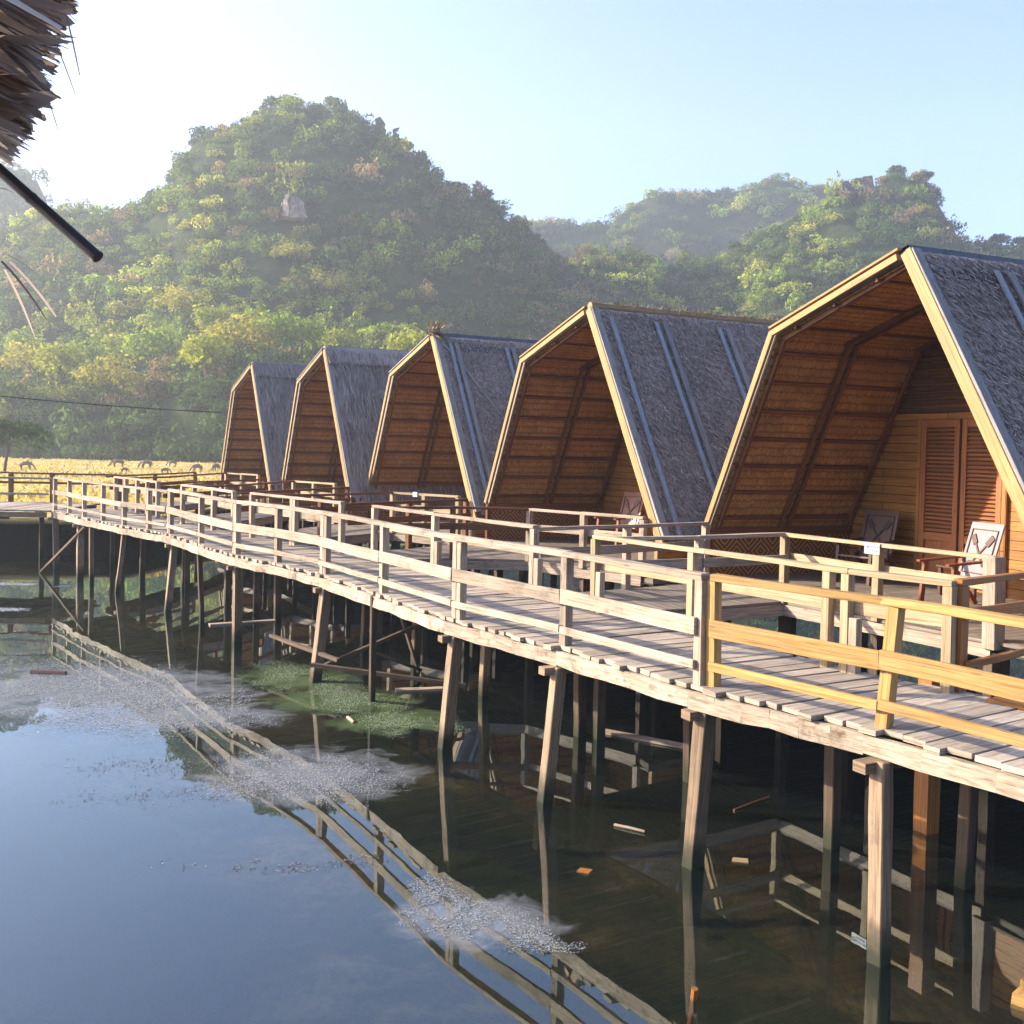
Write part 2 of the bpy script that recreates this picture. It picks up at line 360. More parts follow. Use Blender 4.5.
# ------------------------------------------------------------------ world, sun, camera
def setup():
    w = bpy.data.worlds.new('World'); SC.world = w; w.use_nodes = True; nt = w.node_tree
    bg = nt.nodes['Background']; sky = nt.nodes.new('ShaderNodeTexSky'); sky.sky_type = 'NISHITA'; sky.sun_disc = False
    sky.sun_elevation = SUN_EL; sky.sun_rotation = -SUN_AZ; sky.air_density = 1.0; sky.dust_density = 2.6; sky.ozone_density = 4.0; sky.altitude = 50
    mx = nt.nodes.new('ShaderNodeMix'); mx.data_type = 'RGBA'; mx.blend_type = 'MULTIPLY'; mx.inputs[0].default_value = 1; mx.inputs[7].default_value = (1, .905, .99, 1)
    nt.links.new(sky.outputs[0], mx.inputs[6]); nt.links.new(mx.outputs[2], bg.inputs[0]); bg.inputs[1].default_value = .13
    l = bpy.data.lights.new('sun', 'SUN'); l.energy = 4.6; l.angle = R(.5); l.color = (1, .87, .69)
    o = bpy.data.objects.new('sun', l); link(o)
    d = Vector((-math.sin(SUN_AZ) * math.cos(SUN_EL), math.cos(SUN_AZ) * math.cos(SUN_EL), math.sin(SUN_EL)))
    o.rotation_euler = d.to_track_quat('Z', 'Y').to_euler(); o.location = d * 60
    cam = bpy.data.cameras.new('camera'); co = bpy.data.objects.new('camera', cam); link(co); SC.camera = co
    cam.sensor_width = 36; cam.lens = 36 * 1025 / 1024; cam.shift_y = -32 / 1024; cam.clip_start = .05; cam.clip_end = 4000
    p = math.atan(32 / 1025); roll = .021
    f = Vector((0, math.cos(p), -math.sin(p))); r = Vector((1, 0, 0)); u = r.cross(f)
    r2 = r * math.cos(roll) + u * math.sin(roll); u2 = u * math.cos(roll) - r * math.sin(roll)
    mt = Matrix((r2, u2, -f)).transposed().to_4x4(); mt.translation = (0, 0, 3.6); co.matrix_world = mt
    SC.view_settings.view_transform = 'Standard'; SC.view_settings.look = 'None'; SC.view_settings.exposure = EXPOSURE; SC.view_settings.gamma = 1
    SC.render.engine = 'CYCLES'; c = SC.cycles
    c.max_bounces = 10; c.diffuse_bounces = 4; c.glossy_bounces = 4; c.transmission_bounces = 6; c.transparent_max_bounces = 12; c.volume_bounces = 1
    c.use_denoising = True; c.caustics_reflective = False; c.caustics_refractive = False; c.sample_clamp_indirect = 8
    SC.render.resolution_x = SC.render.resolution_y = 1024
EXPOSURE = 1.75
setup()

# ------------------------------------------------------------------ terrain: pond, field, hills
def bank(x):
    pts = [(-700, 36), (-40, 33.0), (-17, 32.6), (-12.5, 33.4), (-10.5, 46), (-4, 47), (8, 45), (25, 40), (60, 34), (700, 20)]
    for (a, ya), (b, yb) in zip(pts, pts[1:]):
        if a <= x <= b:
            return ya + (yb - ya) * (x - a) / (b - a) + .35 * noise.noise(Vector((x * .35, 3, 0)))
    return 35
def grid_mesh(name, X, Y, Z, mat, smooth=True):
    ny, nx = X.shape; me = bpy.data.meshes.new(name)
    idx = np.arange(nx * ny).reshape(ny, nx)
    f = np.stack([idx[:-1, :-1], idx[:-1, 1:], idx[1:, 1:], idx[1:, :-1]], -1).reshape(-1, 4)
    me.from_pydata(np.stack([X, Y, Z], -1).reshape(-1, 3).tolist(), [], f.tolist())
    if smooth: me.polygons.foreach_set('use_smooth', [True] * len(me.polygons))
    me.materials.append(mat); o = bpy.data.objects.new(name, me); link(o); return o
def terrain():
    X, Y = np.meshgrid(np.linspace(-2500, 2500, 41), np.linspace(-400, 4500, 41))
    tag(grid_mesh('ground', X, Y, np.full_like(X, -.75), M['bed']), kind='structure')
    # the visible pond floor: a gently uneven sheet
    xs = np.linspace(-22, 22, 90); ys = np.linspace(-6, 48, 110); X, Y = np.meshgrid(xs, ys); Z = np.zeros_like(X)
    for i in range(X.shape[0]):
        for j in range(X.shape[1]):
            v = Vector((X[i, j] * .4, Y[i, j] * .4, 1)); Z[i, j] = -.42 + .16 * noise.fractal(v, 1, 2, 4)
    tag(grid_mesh('pond_bed', X, Y, np.minimum(Z, -.06), M['bed']), kind='structure')
    xs = np.linspace(-150, 150, 2); ys = np.linspace(-60, 60, 2); X, Y = np.meshgrid(xs, ys)
    tag(grid_mesh('water', X, Y, np.zeros_like(X), M['water']), kind='structure')
    xs = np.unique(np.concatenate([np.linspace(-700, -60, 30), np.linspace(-60, 40, 240), np.linspace(40, 700, 40)]))
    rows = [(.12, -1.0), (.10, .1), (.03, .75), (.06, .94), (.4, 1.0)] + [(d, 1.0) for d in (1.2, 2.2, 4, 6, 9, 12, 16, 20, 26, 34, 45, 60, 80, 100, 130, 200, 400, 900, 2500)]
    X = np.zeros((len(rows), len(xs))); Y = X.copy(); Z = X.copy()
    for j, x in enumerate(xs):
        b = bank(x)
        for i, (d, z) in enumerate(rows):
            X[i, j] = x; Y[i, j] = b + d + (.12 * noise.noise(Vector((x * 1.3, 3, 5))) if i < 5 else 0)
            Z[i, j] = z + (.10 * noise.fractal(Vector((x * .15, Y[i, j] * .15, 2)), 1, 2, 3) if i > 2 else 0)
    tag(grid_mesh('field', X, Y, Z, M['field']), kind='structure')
terrain()

# silhouettes as (image column, row of the bare ground) read off as bearings; kept as tangents
def tan_table(px): return [((x - 512) / 1025, (448 + .021 * (x - 512) - y) / 1025) for x, y in px]
HILLS = {
 'left_hill': dict(foot=215, ridge=330, prof=tan_table([(-500, 430), (-300, 380), (-200, 300), (-100, 190), (-20, 158), (10, 166), (36, 178), (50, 210), (62, 235), (90, 262), (160, 300), (260, 380), (330, 440)]), seed=3),
 'main_hill': dict(foot=128, ridge=235, prof=tan_table([(-420, 440), (-250, 400), (-120, 320), (-50, 260), (0, 232), (40, 212), (70, 207), (110, 218), (146, 210), (162, 197), (178, 170), (195, 154), (230, 143), (262, 124), (285, 114), (325, 113), (346, 121), (368, 152), (400, 162), (424, 183), (436, 198), (470, 207), (497, 218), (515, 232), (540, 246), (570, 268), (620, 300), (700, 352), (800, 382), (950, 430), (1100, 465)]), seed=8),
 'right_hill': dict(foot=150, ridge=270, prof=tan_table([(430, 420), (500, 330), (560, 290), (600, 279), (650, 266), (700, 262), (740, 250), (780, 228), (806, 212), (826, 192), (842, 188), (866, 186), (884, 178), (910, 180), (930, 204), (944, 228), (962, 246), (990, 250), (1060, 244), (1200, 232), (1400, 262), (1700, 330)]), seed=15),
 'far_hill': dict(foot=330, ridge=430, prof=tan_table([(380, 380), (450, 270), (500, 232), (535, 226), (570, 232), (604, 236), (622, 220), (650, 206), (690, 198), (740, 191), (780, 188), (815, 192), (850, 202), (930, 250), (1040, 330), (1200, 420)]), seed=21),
}
def hill_height(h, t, Y):
    """ground height above the field at bearing tangent t and distance Y"""
    px = [p[0] for p in h['prof']]; pz = [p[1] for p in h['prof']]
    e = np.interp(t, px, pz); D, Fo = h['ridge'], h['foot']
    s = np.clip((Y - Fo) / (D - Fo), 0, 1)
    ss = lambda a, b, x: (lambda q: q * q * (3 - 2 * q))(np.clip((x - a) / (b - a), 0, 1))
    g = .10 * ss(0, .12, s) + .36 * s + .54 * ss(.42, .98, s)
    z = np.maximum(e, -.02) * D + 2.6
    back = np.clip((Y - D) / 60, 0, 1)
    return z * g * (1 - back * back * .75)
def hill_noise(h, x, y):
    s = h['seed']; amp = 1.0
    t = x / y; sp = noise.noise(Vector((t * 7.5, y * .004, s + 2))) + .5 * noise.noise(Vector((t * 17, y * .008, s + 3)))
    return 7 * sp + 5.0 * noise.fractal(Vector((x * .022, y * .022, s)), 1, 2.1, 4) + 1.6 * noise.fractal(Vector((x * .09, y * .09, s + 5)), 1, 2, 3)
PAL = dict(  # crown tones; sunlit and shaded looks are put into the leaf colour
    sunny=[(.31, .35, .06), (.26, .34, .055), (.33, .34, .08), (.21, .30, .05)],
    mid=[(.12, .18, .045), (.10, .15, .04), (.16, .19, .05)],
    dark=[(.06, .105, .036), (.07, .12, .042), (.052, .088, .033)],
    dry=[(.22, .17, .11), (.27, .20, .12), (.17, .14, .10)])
CROWNS = [crown_template(340, rx, rz, .38, cl, 40 + i, .75) for i, (rx, rz, cl) in enumerate([(3.0, 2.4, 12), (2.6, 3.0, 11), (3.5, 2.3, 16), (2.3, 2.1, 9), (3.1, 2.9, 14), (2.8, 2.0, 10)])]
LIGHT_TREES = []
def make_hill(key, n_trees, smin, smax, sunny, t_lo, t_hi):
    h = HILLS[key]; D, Fo = h['ridge'], h['foot']
    ts = np.linspace(h['prof'][0][0], h['prof'][-1][0], 170); us = np.concatenate([np.linspace(Fo - 4, D + 4, 64), np.linspace(D + 12, D + 90, 8)])
    T, Y = np.meshgrid(ts, us); X = T * Y; Z = hill_height(h, T, Y)
    damp = np.clip(Z / 14, 0, 1) * np.where(Y > D - 6, .35, 1)
    N = np.vectorize(lambda a, b: hill_noise(h, a, b))(X, Y)
    Zf = .75 + Z + N * damp
    Zf[0, :] = .2
    tag(grid_mesh(key, X, Y, Zf, M['hill']), kind='structure')
    Q = []; C = []; r = np.random.default_rng(h['seed'])
    k = 0; tries = 0
    while k < n_trees and tries < n_trees * 6:
        tries += 1
        t = r.uniform(t_lo, t_hi); y = Fo + (D + 10 - Fo) * r.uniform(0, 1) ** .9
        z = float(hill_height(h, t, y))
        if z < .8 and y > Fo + 12: continue
        x = t * y; dm = min(z / 14, 1) * (.35 if y > D - 6 else 1)
        zg = .75 + z + hill_noise(h, x, y) * dm
        sc = (smin + (smax - smin) * r.uniform() ** 1.6) * (.7 if y > D - 4 else 1)
        rel = (y - Fo) / (D - Fo)
        cl = noise.noise(Vector((x * .035, y * .035, 9))) + r.normal() * .28 - (.55 * max(0, rel - .45) if key == 'main_hill' else .15 * rel) - (.35 * max(0, (t + .12) / .15) if key == 'main_hill' and t > -.12 else 0)  # paints the central hill's sunlit slopes, shaded summit and right side by palette
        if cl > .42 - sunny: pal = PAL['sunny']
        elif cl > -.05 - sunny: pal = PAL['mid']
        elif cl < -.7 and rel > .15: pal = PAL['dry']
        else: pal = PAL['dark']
        if rel < .05: pal = PAL['dark']  # dark crowns paint a band of shade along the foot
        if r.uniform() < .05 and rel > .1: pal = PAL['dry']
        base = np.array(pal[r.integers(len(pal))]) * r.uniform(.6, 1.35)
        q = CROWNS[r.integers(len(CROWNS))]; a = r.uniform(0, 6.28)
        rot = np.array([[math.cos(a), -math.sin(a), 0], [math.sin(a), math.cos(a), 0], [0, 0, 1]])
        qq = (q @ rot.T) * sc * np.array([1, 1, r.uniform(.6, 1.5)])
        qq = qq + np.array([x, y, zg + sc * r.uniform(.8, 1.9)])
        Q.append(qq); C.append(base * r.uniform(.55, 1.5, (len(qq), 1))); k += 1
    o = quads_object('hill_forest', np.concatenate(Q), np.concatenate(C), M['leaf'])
    return o
def hills():
    f = make_hill('main_hill', 3700, .38, 1.15, .22, -.62, .35)
    tag(f, 'sunlit and shaded wood covering the tall central limestone hill', 'forest', kind='stuff')
    f = make_hill('right_hill', 2100, .42, 1.25, .2, .0, .62)
    tag(f, 'yellow-green wood on the hill behind the two largest huts', 'forest', kind='stuff')
    f = make_hill('left_hill', 520, .9, 1.4, -.1, -.62, -.2)
    tag(f, 'hazy dark wood on the distant hill at the left edge', 'forest', kind='stuff')
    f = make_hill('far_hill', 1300, .8, 1.5, .05, -.08, .42)
    tag(f, 'hazy wood on the farthest ridge between the two hills', 'forest', kind='stuff')
hills()

# single trees that stand out of the woods
def tree(name, loc, crown_q, tint, height, trunk_r, lean=(0, 0), limbs=4):
    t = empty(name, loc)
    C = np.array(tint) * RNG.uniform(.65, 1.35, (len(crown_q), 1))
    quads_object('crown', crown_q, C, M['leaf'], t)
    m = MB(); top = Vector((lean[0], lean[1], height))
    m.tube([(0, 0, -.3), (lean[0] * .25, lean[1] * .25, height * .35), (lean[0] * .7, lean[1] * .7, height * .75), top], trunk_r, trunk_r * .5, 7)
    for k in range(limbs):
        a = 6.28 * k / limbs + random.random(); b = Vector((lean[0] * .6, lean[1] * .6, height * random.uniform(.6, .85)))
        e = b + Vector((math.cos(a) * height * .35, math.sin(a) * height * .35, height * random.uniform(.25, .5)))
        m.tube([b, (b + e) / 2 + Vector((0, 0, .15)), e], trunk_r * .45, trunk_r * .15, 5)
    m.build('trunk', M['bark'], t); return t
def ground_at(key, px, D):
    t = (px - 512) / 1025; h = HILLS[key]; x = t * D; z = float(hill_height(h, t, D))
    return x, D, .75 + z + hill_noise(h, x, D) * min(z / 14, 1) * (.35 if D > h['ridge'] - 6 else 1)
def single_trees():
    q = crown_template(2600, 2.7, 1.75, .17, 18, 5)
    t = tree('shade_tree', (-37.2, 75, 1.0), q + np.array([.6, 0, 2.75]), (.035, .07, .022), 2.3, .13, (.5, 0))
    tag(t, 'small dark round-crowned tree alone on the golden field', 'tree')
    # bright crowns on the lower slopes of the main hill
    spots = [(60, 150, 1.5), (105, 144, 1.35), (150, 160, 1.5), (205, 140, 1.4), (238, 146, 1.5), (268, 150, 1.3), (120, 175, 1.6), (180, 182, 1.4), (300, 150, 1.2), (335, 158, 1.2), (30, 158, 1.4), (85, 168, 1.3), (215, 168, 1.3), (330, 188, 1.2), (375, 140, 1.0), (410, 141, 1.35), (290, 190, 1.1), (20, 176, 1.4)]
    protos = []
    for i in range(3):
        q = crown_template(1300, [3.0, 3.4, 2.7][i], [2.7, 2.5, 3.1][i], .27, 17 + i, 70 + i)
        p = tree('hillside_tree', (0, 0, 0), q + np.array([0, 0, 4.3]), [(.27, .31, .05), (.31, .30, .07), (.21, .29, .05)][i], 3.6, .2); protos.append(p)
    names = ['bright yellow-green bushy tree on the lower slope of the central hill', 'golden yellow round tree on the lower slope of the central hill', 'fresh light green tree on the lower slope of the central hill']
    for k, (px, D, s) in enumerate(spots):
        i = k % 3; p = protos[i] if k < 3 else copy_tree(protos[i])
        x, y, z = ground_at('main_hill', px, D)
        p.location = (x, y, z - .3); p.scale = (s, s, s * random.uniform(.9, 1.1)); p.rotation_euler = (0, 0, random.uniform(0, 6))
        tag(p, names[i], 'tree', 'bright trees on the lower slope of the central hill')
    # crowns standing up against the sky
    q = crown_template(500, 1.9, 1.5, .3, 10, 91); proto = None
    sky = [('main_hill', 270, 233, 1.3), ('main_hill', 284, 234, 1.1), ('main_hill', 328, 233, 1.0), ('main_hill', 226, 232, .9), ('main_hill', 190, 231, .9), ('main_hill', 396, 233, 1.2), ('main_hill', 446, 233, 1.3), ('main_hill', 478, 233, 1.2), ('main_hill', 150, 233, .9),
           ('right_hill', 850, 268, .9), ('right_hill', 886, 268, 1.1), ('right_hill', 915, 268, 1.2), ('right_hill', 990, 268, 1.3), ('right_hill', 1012, 268, 1.2)]
    for key, px, D, s in sky:
        if proto is None: p = proto = tree('ridge_tree', (0, 0, 0), q + np.array([0, 0, 3.2]), (.075, .10, .035), 2.7, .14)
        else: p = copy_tree(proto)
        x, y, z = ground_at(key, px, D); p.location = (x, y, z - 1.3 * s); p.scale = (s * 1.15, s * 1.15, s); p.rotation_euler = (0, 0, random.uniform(0, 6))
        if key == 'main_hill': tag(p, 'dark small tree standing against the sky on the ridge of the central hill', 'tree', 'trees on the ridge of the central hill')
        else: tag(p, 'dark small tree standing against the sky on top of the right hill', 'tree', 'trees on top of the right hill')
    q = crown_template(700, 2.4, 1.5, .24, 14, 97); x, y, z = ground_at('right_hill', 948, 180)
    t = tree('dry_tree', (x, y, z - .5), q + np.array([0, 0, 3.6]), (.34, .20, .10), 3.2, .15, limbs=6)
    tag(t, 'rusty brown dry tree above the ridge of the nearest hut', 'tree')
    # limestone crag and pale cliff scar
    m = MB(); x, y, z = ground_at('right_hill', 846, 262)
    for k in range(9):
        a = random.uniform(-5, 5); hh = random.uniform(3, 7); w = random.uniform(2, 4)
        m.beam((x + a, y + random.uniform(-2, 2), z - 3), (x + a + random.uniform(-.8, .8), y, z + hh), w, w, wob=.7, n=5, w1=w * .4, h1=w * .4)
    tag(m.build('rock', M['rock']), 'dark limestone crag near the top of the right hill', 'rock')
    for (pc, dd, nn, ww, lab) in ((352, 231, 9, 3.2, 'dark crag on the right side of the central summit'), (262, 232, 7, 2.6, 'dark crag on the left side of the central summit'), (430, 231, 8, 2.6, 'dark crag on the right shoulder of the central hill')):
        m = MB(); x, y, z = ground_at('main_hill', pc, dd)
        for k in range(nn):
            a = random.gauss(0, ww); hh = random.uniform(-.5, 2.6); w = random.uniform(2, 4.2)
            m.beam((x + a, y - 2.5 + random.uniform(-1.5, 1.5), z - 8), (x + a + random.uniform(-.8, .8), y - 1, z + hh), w, w, wob=.85, n=8, w1=w * .3, h1=w * .35)
        tag(m.build('rock', M['rock']), lab, 'rock')
    m = MB(); x, y, z = ground_at('main_hill', 293, 200)
    for k in range(14):
        a = random.gauss(0, 1.1); hh = random.uniform(.8, 3.6); w = random.uniform(.7, 1.5)
        m.beam((x + a, y - 2.2 + random.uniform(-.6, .6), z - 1), (x + a + random.uniform(-.4, .4), y - 1.4, z + 1 + hh), w, w, wob=.3, n=6, w1=w * .4, h1=w * .5)
    tag(m.build('cliff_rock', M['pale_rock']), 'pale pinkish cliff face showing through the wood below the central summit', 'rock')
def m_rock(name, a, b):
    m, nt = mat_new(name); g = G(nt); n = g.noise(g.pos(), .8, 6, .7)
    g.out(g.bsdf(g.ramp(n, [(.35, a), (.65, b)]), .9, .1, n, .8, .6)); return m
M['rock'] = m_rock('limestone_crag', (.03, .03, .028), (.13, .12, .115)); M['pale_rock'] = m_rock('pale_cliff', (.2, .15, .13), (.42, .34, .30))
single_trees()

def grass():
    n = 16000; r = np.random.default_rng(4)
    t = r.uniform(-.62, -.22, n); y = 35.5 + 95 * r.uniform(0, 1, n) ** 1.7; x = t * y
    yb = np.array([bank(a) for a in x]); ok = y > yb + .2; x, y = x[ok], y[ok]; n = len(x)
    hgt = r.uniform(.06, .26, n); w = hgt * r.uniform(.12, .5, n); lx = r.normal(size=n) * .12
    a = r.uniform(0, 3.14, n); ca, sa = np.cos(a) * w, np.sin(a) * w; z0 = np.full(n, .95)
    Q = np.stack([np.stack([x - ca, y - sa, z0], 1), np.stack([x + ca, y + sa, z0], 1), np.stack([x + ca * .6 + lx, y + sa * .6, z0 + hgt], 1), np.stack([x - ca * .8 + lx, y - sa * .8, z0 + hgt * .85], 1)], 1)
    pal = np.array([(.46, .36, .15), (.42, .34, .15), (.34, .30, .12), (.52, .41, .19)])
    o = quads_object('grass', Q, pal[r.integers(0, 4, n)] * r.uniform(.85, 1.1, (n, 1)), M['leaf'])
    tag(o, 'dry golden grass tufts over the grazed field', 'grass', kind='stuff')
grass()

# ------------------------------------------------------------------ grazing animals
def cow_proto():
    t = empty('cow', (0, 0, 0))
    V = [(0, 0, .78), (.35, 0, .82), (.62, 0, .80), (.86, 0, .55), (1.02, 0, .25), (1.12, 0, .12),     # back, chest, neck, head, muzzle
         (-.38, 0, .80), (-.58, 0, .78), (-.68, 0, .52), (-.70, 0, .30),                                # rump, tail
         (.45, .14, .42), (.43, .14, .02), (.45, -.14, .42), (.49, -.14, .02),
         (-.48, .14, .50), (-.44, .14, .27), (-.50, .14, .02), (-.48, -.14, .50), (-.43, -.14, .27), (-.47, -.14, .02), (.98, .16, .36), (.98, -.16, .36)]
    E = [(0, 1), (1, 2), (2, 3), (3, 4), (4, 5), (0, 6), (6, 7), (7, 8), (8, 9), (1, 10), (10, 11), (1, 12), (12, 13), (6, 14), (14, 15), (15, 16), (6, 17), (17, 18), (18, 19), (4, 20), (4, 21)]
    RD = [.25, .24, .14, .09, .08, .05, .24, .06, .02, .02, .08, .045, .08, .045, .10, .055, .045, .10, .055, .045, .03, .03]
    me = bpy.data.meshes.new('body'); me.from_pydata(V, E, []); me.materials.append(M['hide'])
    o = bpy.data.objects.new('body', me); link(o); o.parent = t
    m = o.modifiers.new('skin', 'SKIN')
    me.skin_vertices.new() if not me.skin_vertices else None
    for sv, rr in zip(me.skin_vertices[0].data, RD): sv.radius = (rr, rr)
    me.skin_vertices[0].data[0].use_root = True
    s = o.modifiers.new('sub', 'SUBSURF'); s.levels = 1; s.render_levels = 1
    return t
def cows():
    p = cow_proto()
    spots = [((-39.0, 82.1), 10, 1.35, 'pale brown cow grazing closest to the small dark tree'),
             ((-36.6, 95.2), 190, 1.5, 'pale cow grazing with its head low, with a small calf just right of it'),
             ((-30.2, 79.8), 60, .85, 'small calf grazing beside the pale cow in mid field'),
             ((-33.5, 93.9), 170, 1.55, 'broad brown cow grazing alone in the middle of the field'),
             ((-34.2, 103.2), 185, 1.2, 'small far cow grazing near the foot of the hill'),
             ((-26.9, 79.4), 40, .95, 'little goat-sized calf grazing nearest to the walkway'),
             ((-26.1, 85.0), 230, 1.35, 'thin cow standing half turned away, second from the farthest hut'),
             ((-25.7, 89.1), 250, 1.35, 'cow seen end on right beside the farthest hut')]
    for i, ((x, y), a, s, lab) in enumerate(spots):
        o = p if i == 0 else copy_tree(p)
        o.location = (x, y, 1.0); o.rotation_euler = (0, 0, R(a)); s *= .52; o.scale = (s, s, s); tag(o, lab, 'cow', 'cattle grazing on the field')
cows()

# ------------------------------------------------------------------ boardwalk
PAIRS = [((6.3, 2.3), (7.6, 3.15)), ((4.55, 4.9), (5.85, 5.75)), ((2.78, 7.51), (4.05, 8.35)), ((1.70, 8.73), (3.1, 9.5)), ((.58, 10.41), (2.1, 11.25)), ((-.61, 11.96), (.95, 12.95)), ((-1.71, 13.87), (-.25, 14.9)),
         ((-2.89, 15.85), (-1.5, 16.7)), ((-3.91, 17.2), (-2.5, 18.05)), ((-4.89, 18.3), (-3.45, 19.25)), ((-6.1, 20.15), (-4.75, 21.0)), ((-7.3, 22.1), (-6.3, 22.9)), ((-8.14, 22.95), (-7.0, 23.75)),
         ((-9.09, 24.04), (-7.9, 25.0)), ((-10.07, 25.25), (-8.9, 26.2)), ((-10.98, 26.32), (-9.8, 27.4)), ((-11.9, 27.56), (-10.7, 28.8)), ((-12.75, 28.6), (-11.6, 30.0))]
ZD = 1.6
OUT = Vector((-.82, -.57, 0))
def pair_at(s):
    i = min(int(s), len(PAIRS) - 2); t = s - i
    (a, b), (c, d) = PAIRS[i], PAIRS[i + 1]
    return Vector((a[0] + (c[0] - a[0]) * t, a[1] + (c[1] - a[1]) * t, 0)), Vector((b[0] + (d[0] - b[0]) * t, b[1] + (d[1] - b[1]) * t, 0))
def boardwalk():
    root = empty('boardwalk', (0, 14, 0)); org = (0, 14, 0)
    tag(root, 'long weathered timber boardwalk on piles curving away over the pond', 'boardwalk')
    m = MB(); s = 0.0
    while s < len(PAIRS) - 1.001:
        i = int(s); seg = ((Vector(PAIRS[i + 1][0]) - Vector(PAIRS[i][0])).length + (Vector(PAIRS[i + 1][1]) - Vector(PAIRS[i][1])).length) / 2
        w = random.choice([.14, .16, .18, .2]); ds = w / seg
        o, n = pair_at(min(s + ds / 2, len(PAIRS) - 1.002)); o = o + OUT * (.09 + random.uniform(-.04, .06)); n = n - OUT * random.uniform(.02, .14)
        sk = random.uniform(-.02, .02); z = ZD - .022 + random.uniform(-.004, .006)
        d = (n - o).normalized(); tt = Vector((-d.y, d.x, 0))
        m.beam((o.x, o.y, z + random.uniform(-.004, .004)), (n.x + tt.x * sk, n.y + tt.y * sk, z + random.uniform(-.006, .012)), w - random.uniform(.010, .024), .042, wob=.003, n=3)
        s += ds
    for k in range(19):                                                   # the arm that leaves to the left
        x = -12.9 - k * .24
        m.beam((x, 28.35 + random.uniform(-.05, .05), ZD - .02), (x + random.uniform(-.02, .02), 31.9, ZD - .02 + random.uniform(-.005, .008)), .225, .042, wob=.003)
    m.build('deck', M['grey_deck'], root, org)
    # edge stringers, one piece between joints
    joints = [0, 1.35, 2.05, 3.05, 4.0, 5.05, 6.5, 7.05, 8.0, 9.1, 10.3, 11.1, 12, 13.1, 14, 15, 16, 16.95]
    for a, b in zip(joints, joints[1:]):
        m = MB(); n = max(4, int((b - a) * 6)); r = random.random(); P = []
        for k in range(n + 1):
            o, q = pair_at(a + (b - a) * k / n); P.append(o + OUT * .09)
        uo = random.random() * 40; zs = [ZD - .127 + random.uniform(-.008, .008) for _ in P]; hs = [random.uniform(.13, .165) for _ in P]
        for k2, (p, q) in enumerate(zip(P, P[1:])):
            m.beam((p.x, p.y, zs[k2]), (q.x, q.y, zs[k2 + 1]), .055, hs[k2], h1=hs[k2 + 1], rnd=r, uo=uo); uo += (q - p).length
        m.build('edge_beam', M['pale_beam'], root, org)
    m = MB()
    for k in range(0, 34):
        o, q = pair_at(k / 2); o2, q2 = pair_at(min(k / 2 + .5, 16.99))
        m.beam((q.x, q.y, ZD - .13), (q2.x, q2.y, ZD - .13), .06, .16)
    m.build('inner_beam', M['pile'], root, org)
    m = MB(); m.beam((-12.9, 28.4, ZD - .13), (-17.4, 28.3, ZD - .13), .06, .14); m.beam((-12.9, 31.8, ZD - .13), (-17.4, 31.8, ZD - .13), .06, .14)
    m.build('edge_beam', M['pile'], root, org)
    # piles  (top xy, bottom xy, size)
    piles = [((2.72, 7.36), (2.68, 7.18), .13), ((1.70, 8.72), (1.64, 8.80), .15), ((.52, 10.34), (.40, 10.38), .13), ((-.62, 11.95), (-.74, 12.17), .14), ((-2.82, 15.72), (-2.92, 15.42), .15), ((-4.86, 18.25), (-4.93, 18.5), .15),
             ((-7.2, 21.9), (-7.2, 21.5), .13), ((-9.05, 24.0), (-9.3, 24.2), .10), ((-10.6, 25.85), (-10.65, 26.0), .11), ((-11.15, 26.5), (-11.2, 26.6), .16), ((-12.7, 28.5), (-12.65, 28.5), .15), ((-14.5, 28.45), (-14.5, 28.5), .16), ((-16.9, 28.4), (-16.9, 28.4), .15), ((4.7, 4.9), (4.65, 4.8), .13),
             ((3.88, 8.45), (3.86, 8.5), .12), ((3.0, 9.35), (3.0, 9.3), .12), ((2.0, 11.15), (2.0, 11.1), .11), ((.9, 12.85), (.92, 12.8), .13), ((-.3, 14.85), (-.35, 14.8), .12), ((-1.5, 16.6), (-1.5, 16.5), .12), ((-2.5, 17.95), (-2.55, 18.0), .12), ((-3.4, 19.1), (-3.5, 19.2), .12), ((-4.75, 20.9), (-4.75, 20.9), .13),
             ((-6.3, 22.8), (-6.3, 22.8), .13), ((-7.9, 24.9), (-7.95, 24.9), .13), ((-9.8, 27.3), (-9.8, 27.2), .13), ((-11.6, 29.8), (-11.6, 29.8), .13), ((-14.5, 31.6), (-14.5, 31.6), .13), ((-1.85, 13.9), (-1.9, 14.3), .08), ((-6.15, 20.2), (-6.2, 20.6), .09)]
    for k, (a, b, w) in enumerate(piles):
        m = MB(); top = ZD - .05 if w < .125 else ZD - .21
        bx, by = b[0] + (b[0] - a[0]) * .4, b[1] + (b[1] - a[1]) * .4
        m.beam((bx, by, -.6), (a[0], a[1], top), w, w * .92, up=(.57, -.82, 0), wob=.006, n=5); m.build('pile', M['pile' if (k < 14 or k == 18) else 'shaded_pile'], root, org, bevel=.008)
        if w >= .125:
            m = MB(); c = Vector((a[0], a[1], 0)); m.beam((c.x - .22 * .82, c.y - .05 - .22 * .0, ZD - .245), (c.x + .5 * .82, c.y + .5 * .57, ZD - .245), .12, .075, wob=.004)
            m.build('pile_cap', M['pile'], root, org)
    br = [((-10.95, 26.3, 1.35), (-12.55, 27.3, .02), .07), ((-2.75, 15.3, .28), (-1.0, 16.6, .9), .07), ((-2.9, 15.0, .35), (-.6, 14.6, .18), .07), ((-3.9, 16.7, .45), (-2.5, 15.0, .42), .06), ((-1.9, 16.5, 1.3), (-1.4, 16.0, .05), .05), ((-2.1, 15.6, .45), (-1.35, 15.9, .1), .05)]
    for a, b, w in br:
        m = MB(); m.beam(a, b, w, w * .8, wob=.004, n=3); m.build('brace', M['pile' if a[0] < -10 else 'shaded_pile'], root, org)
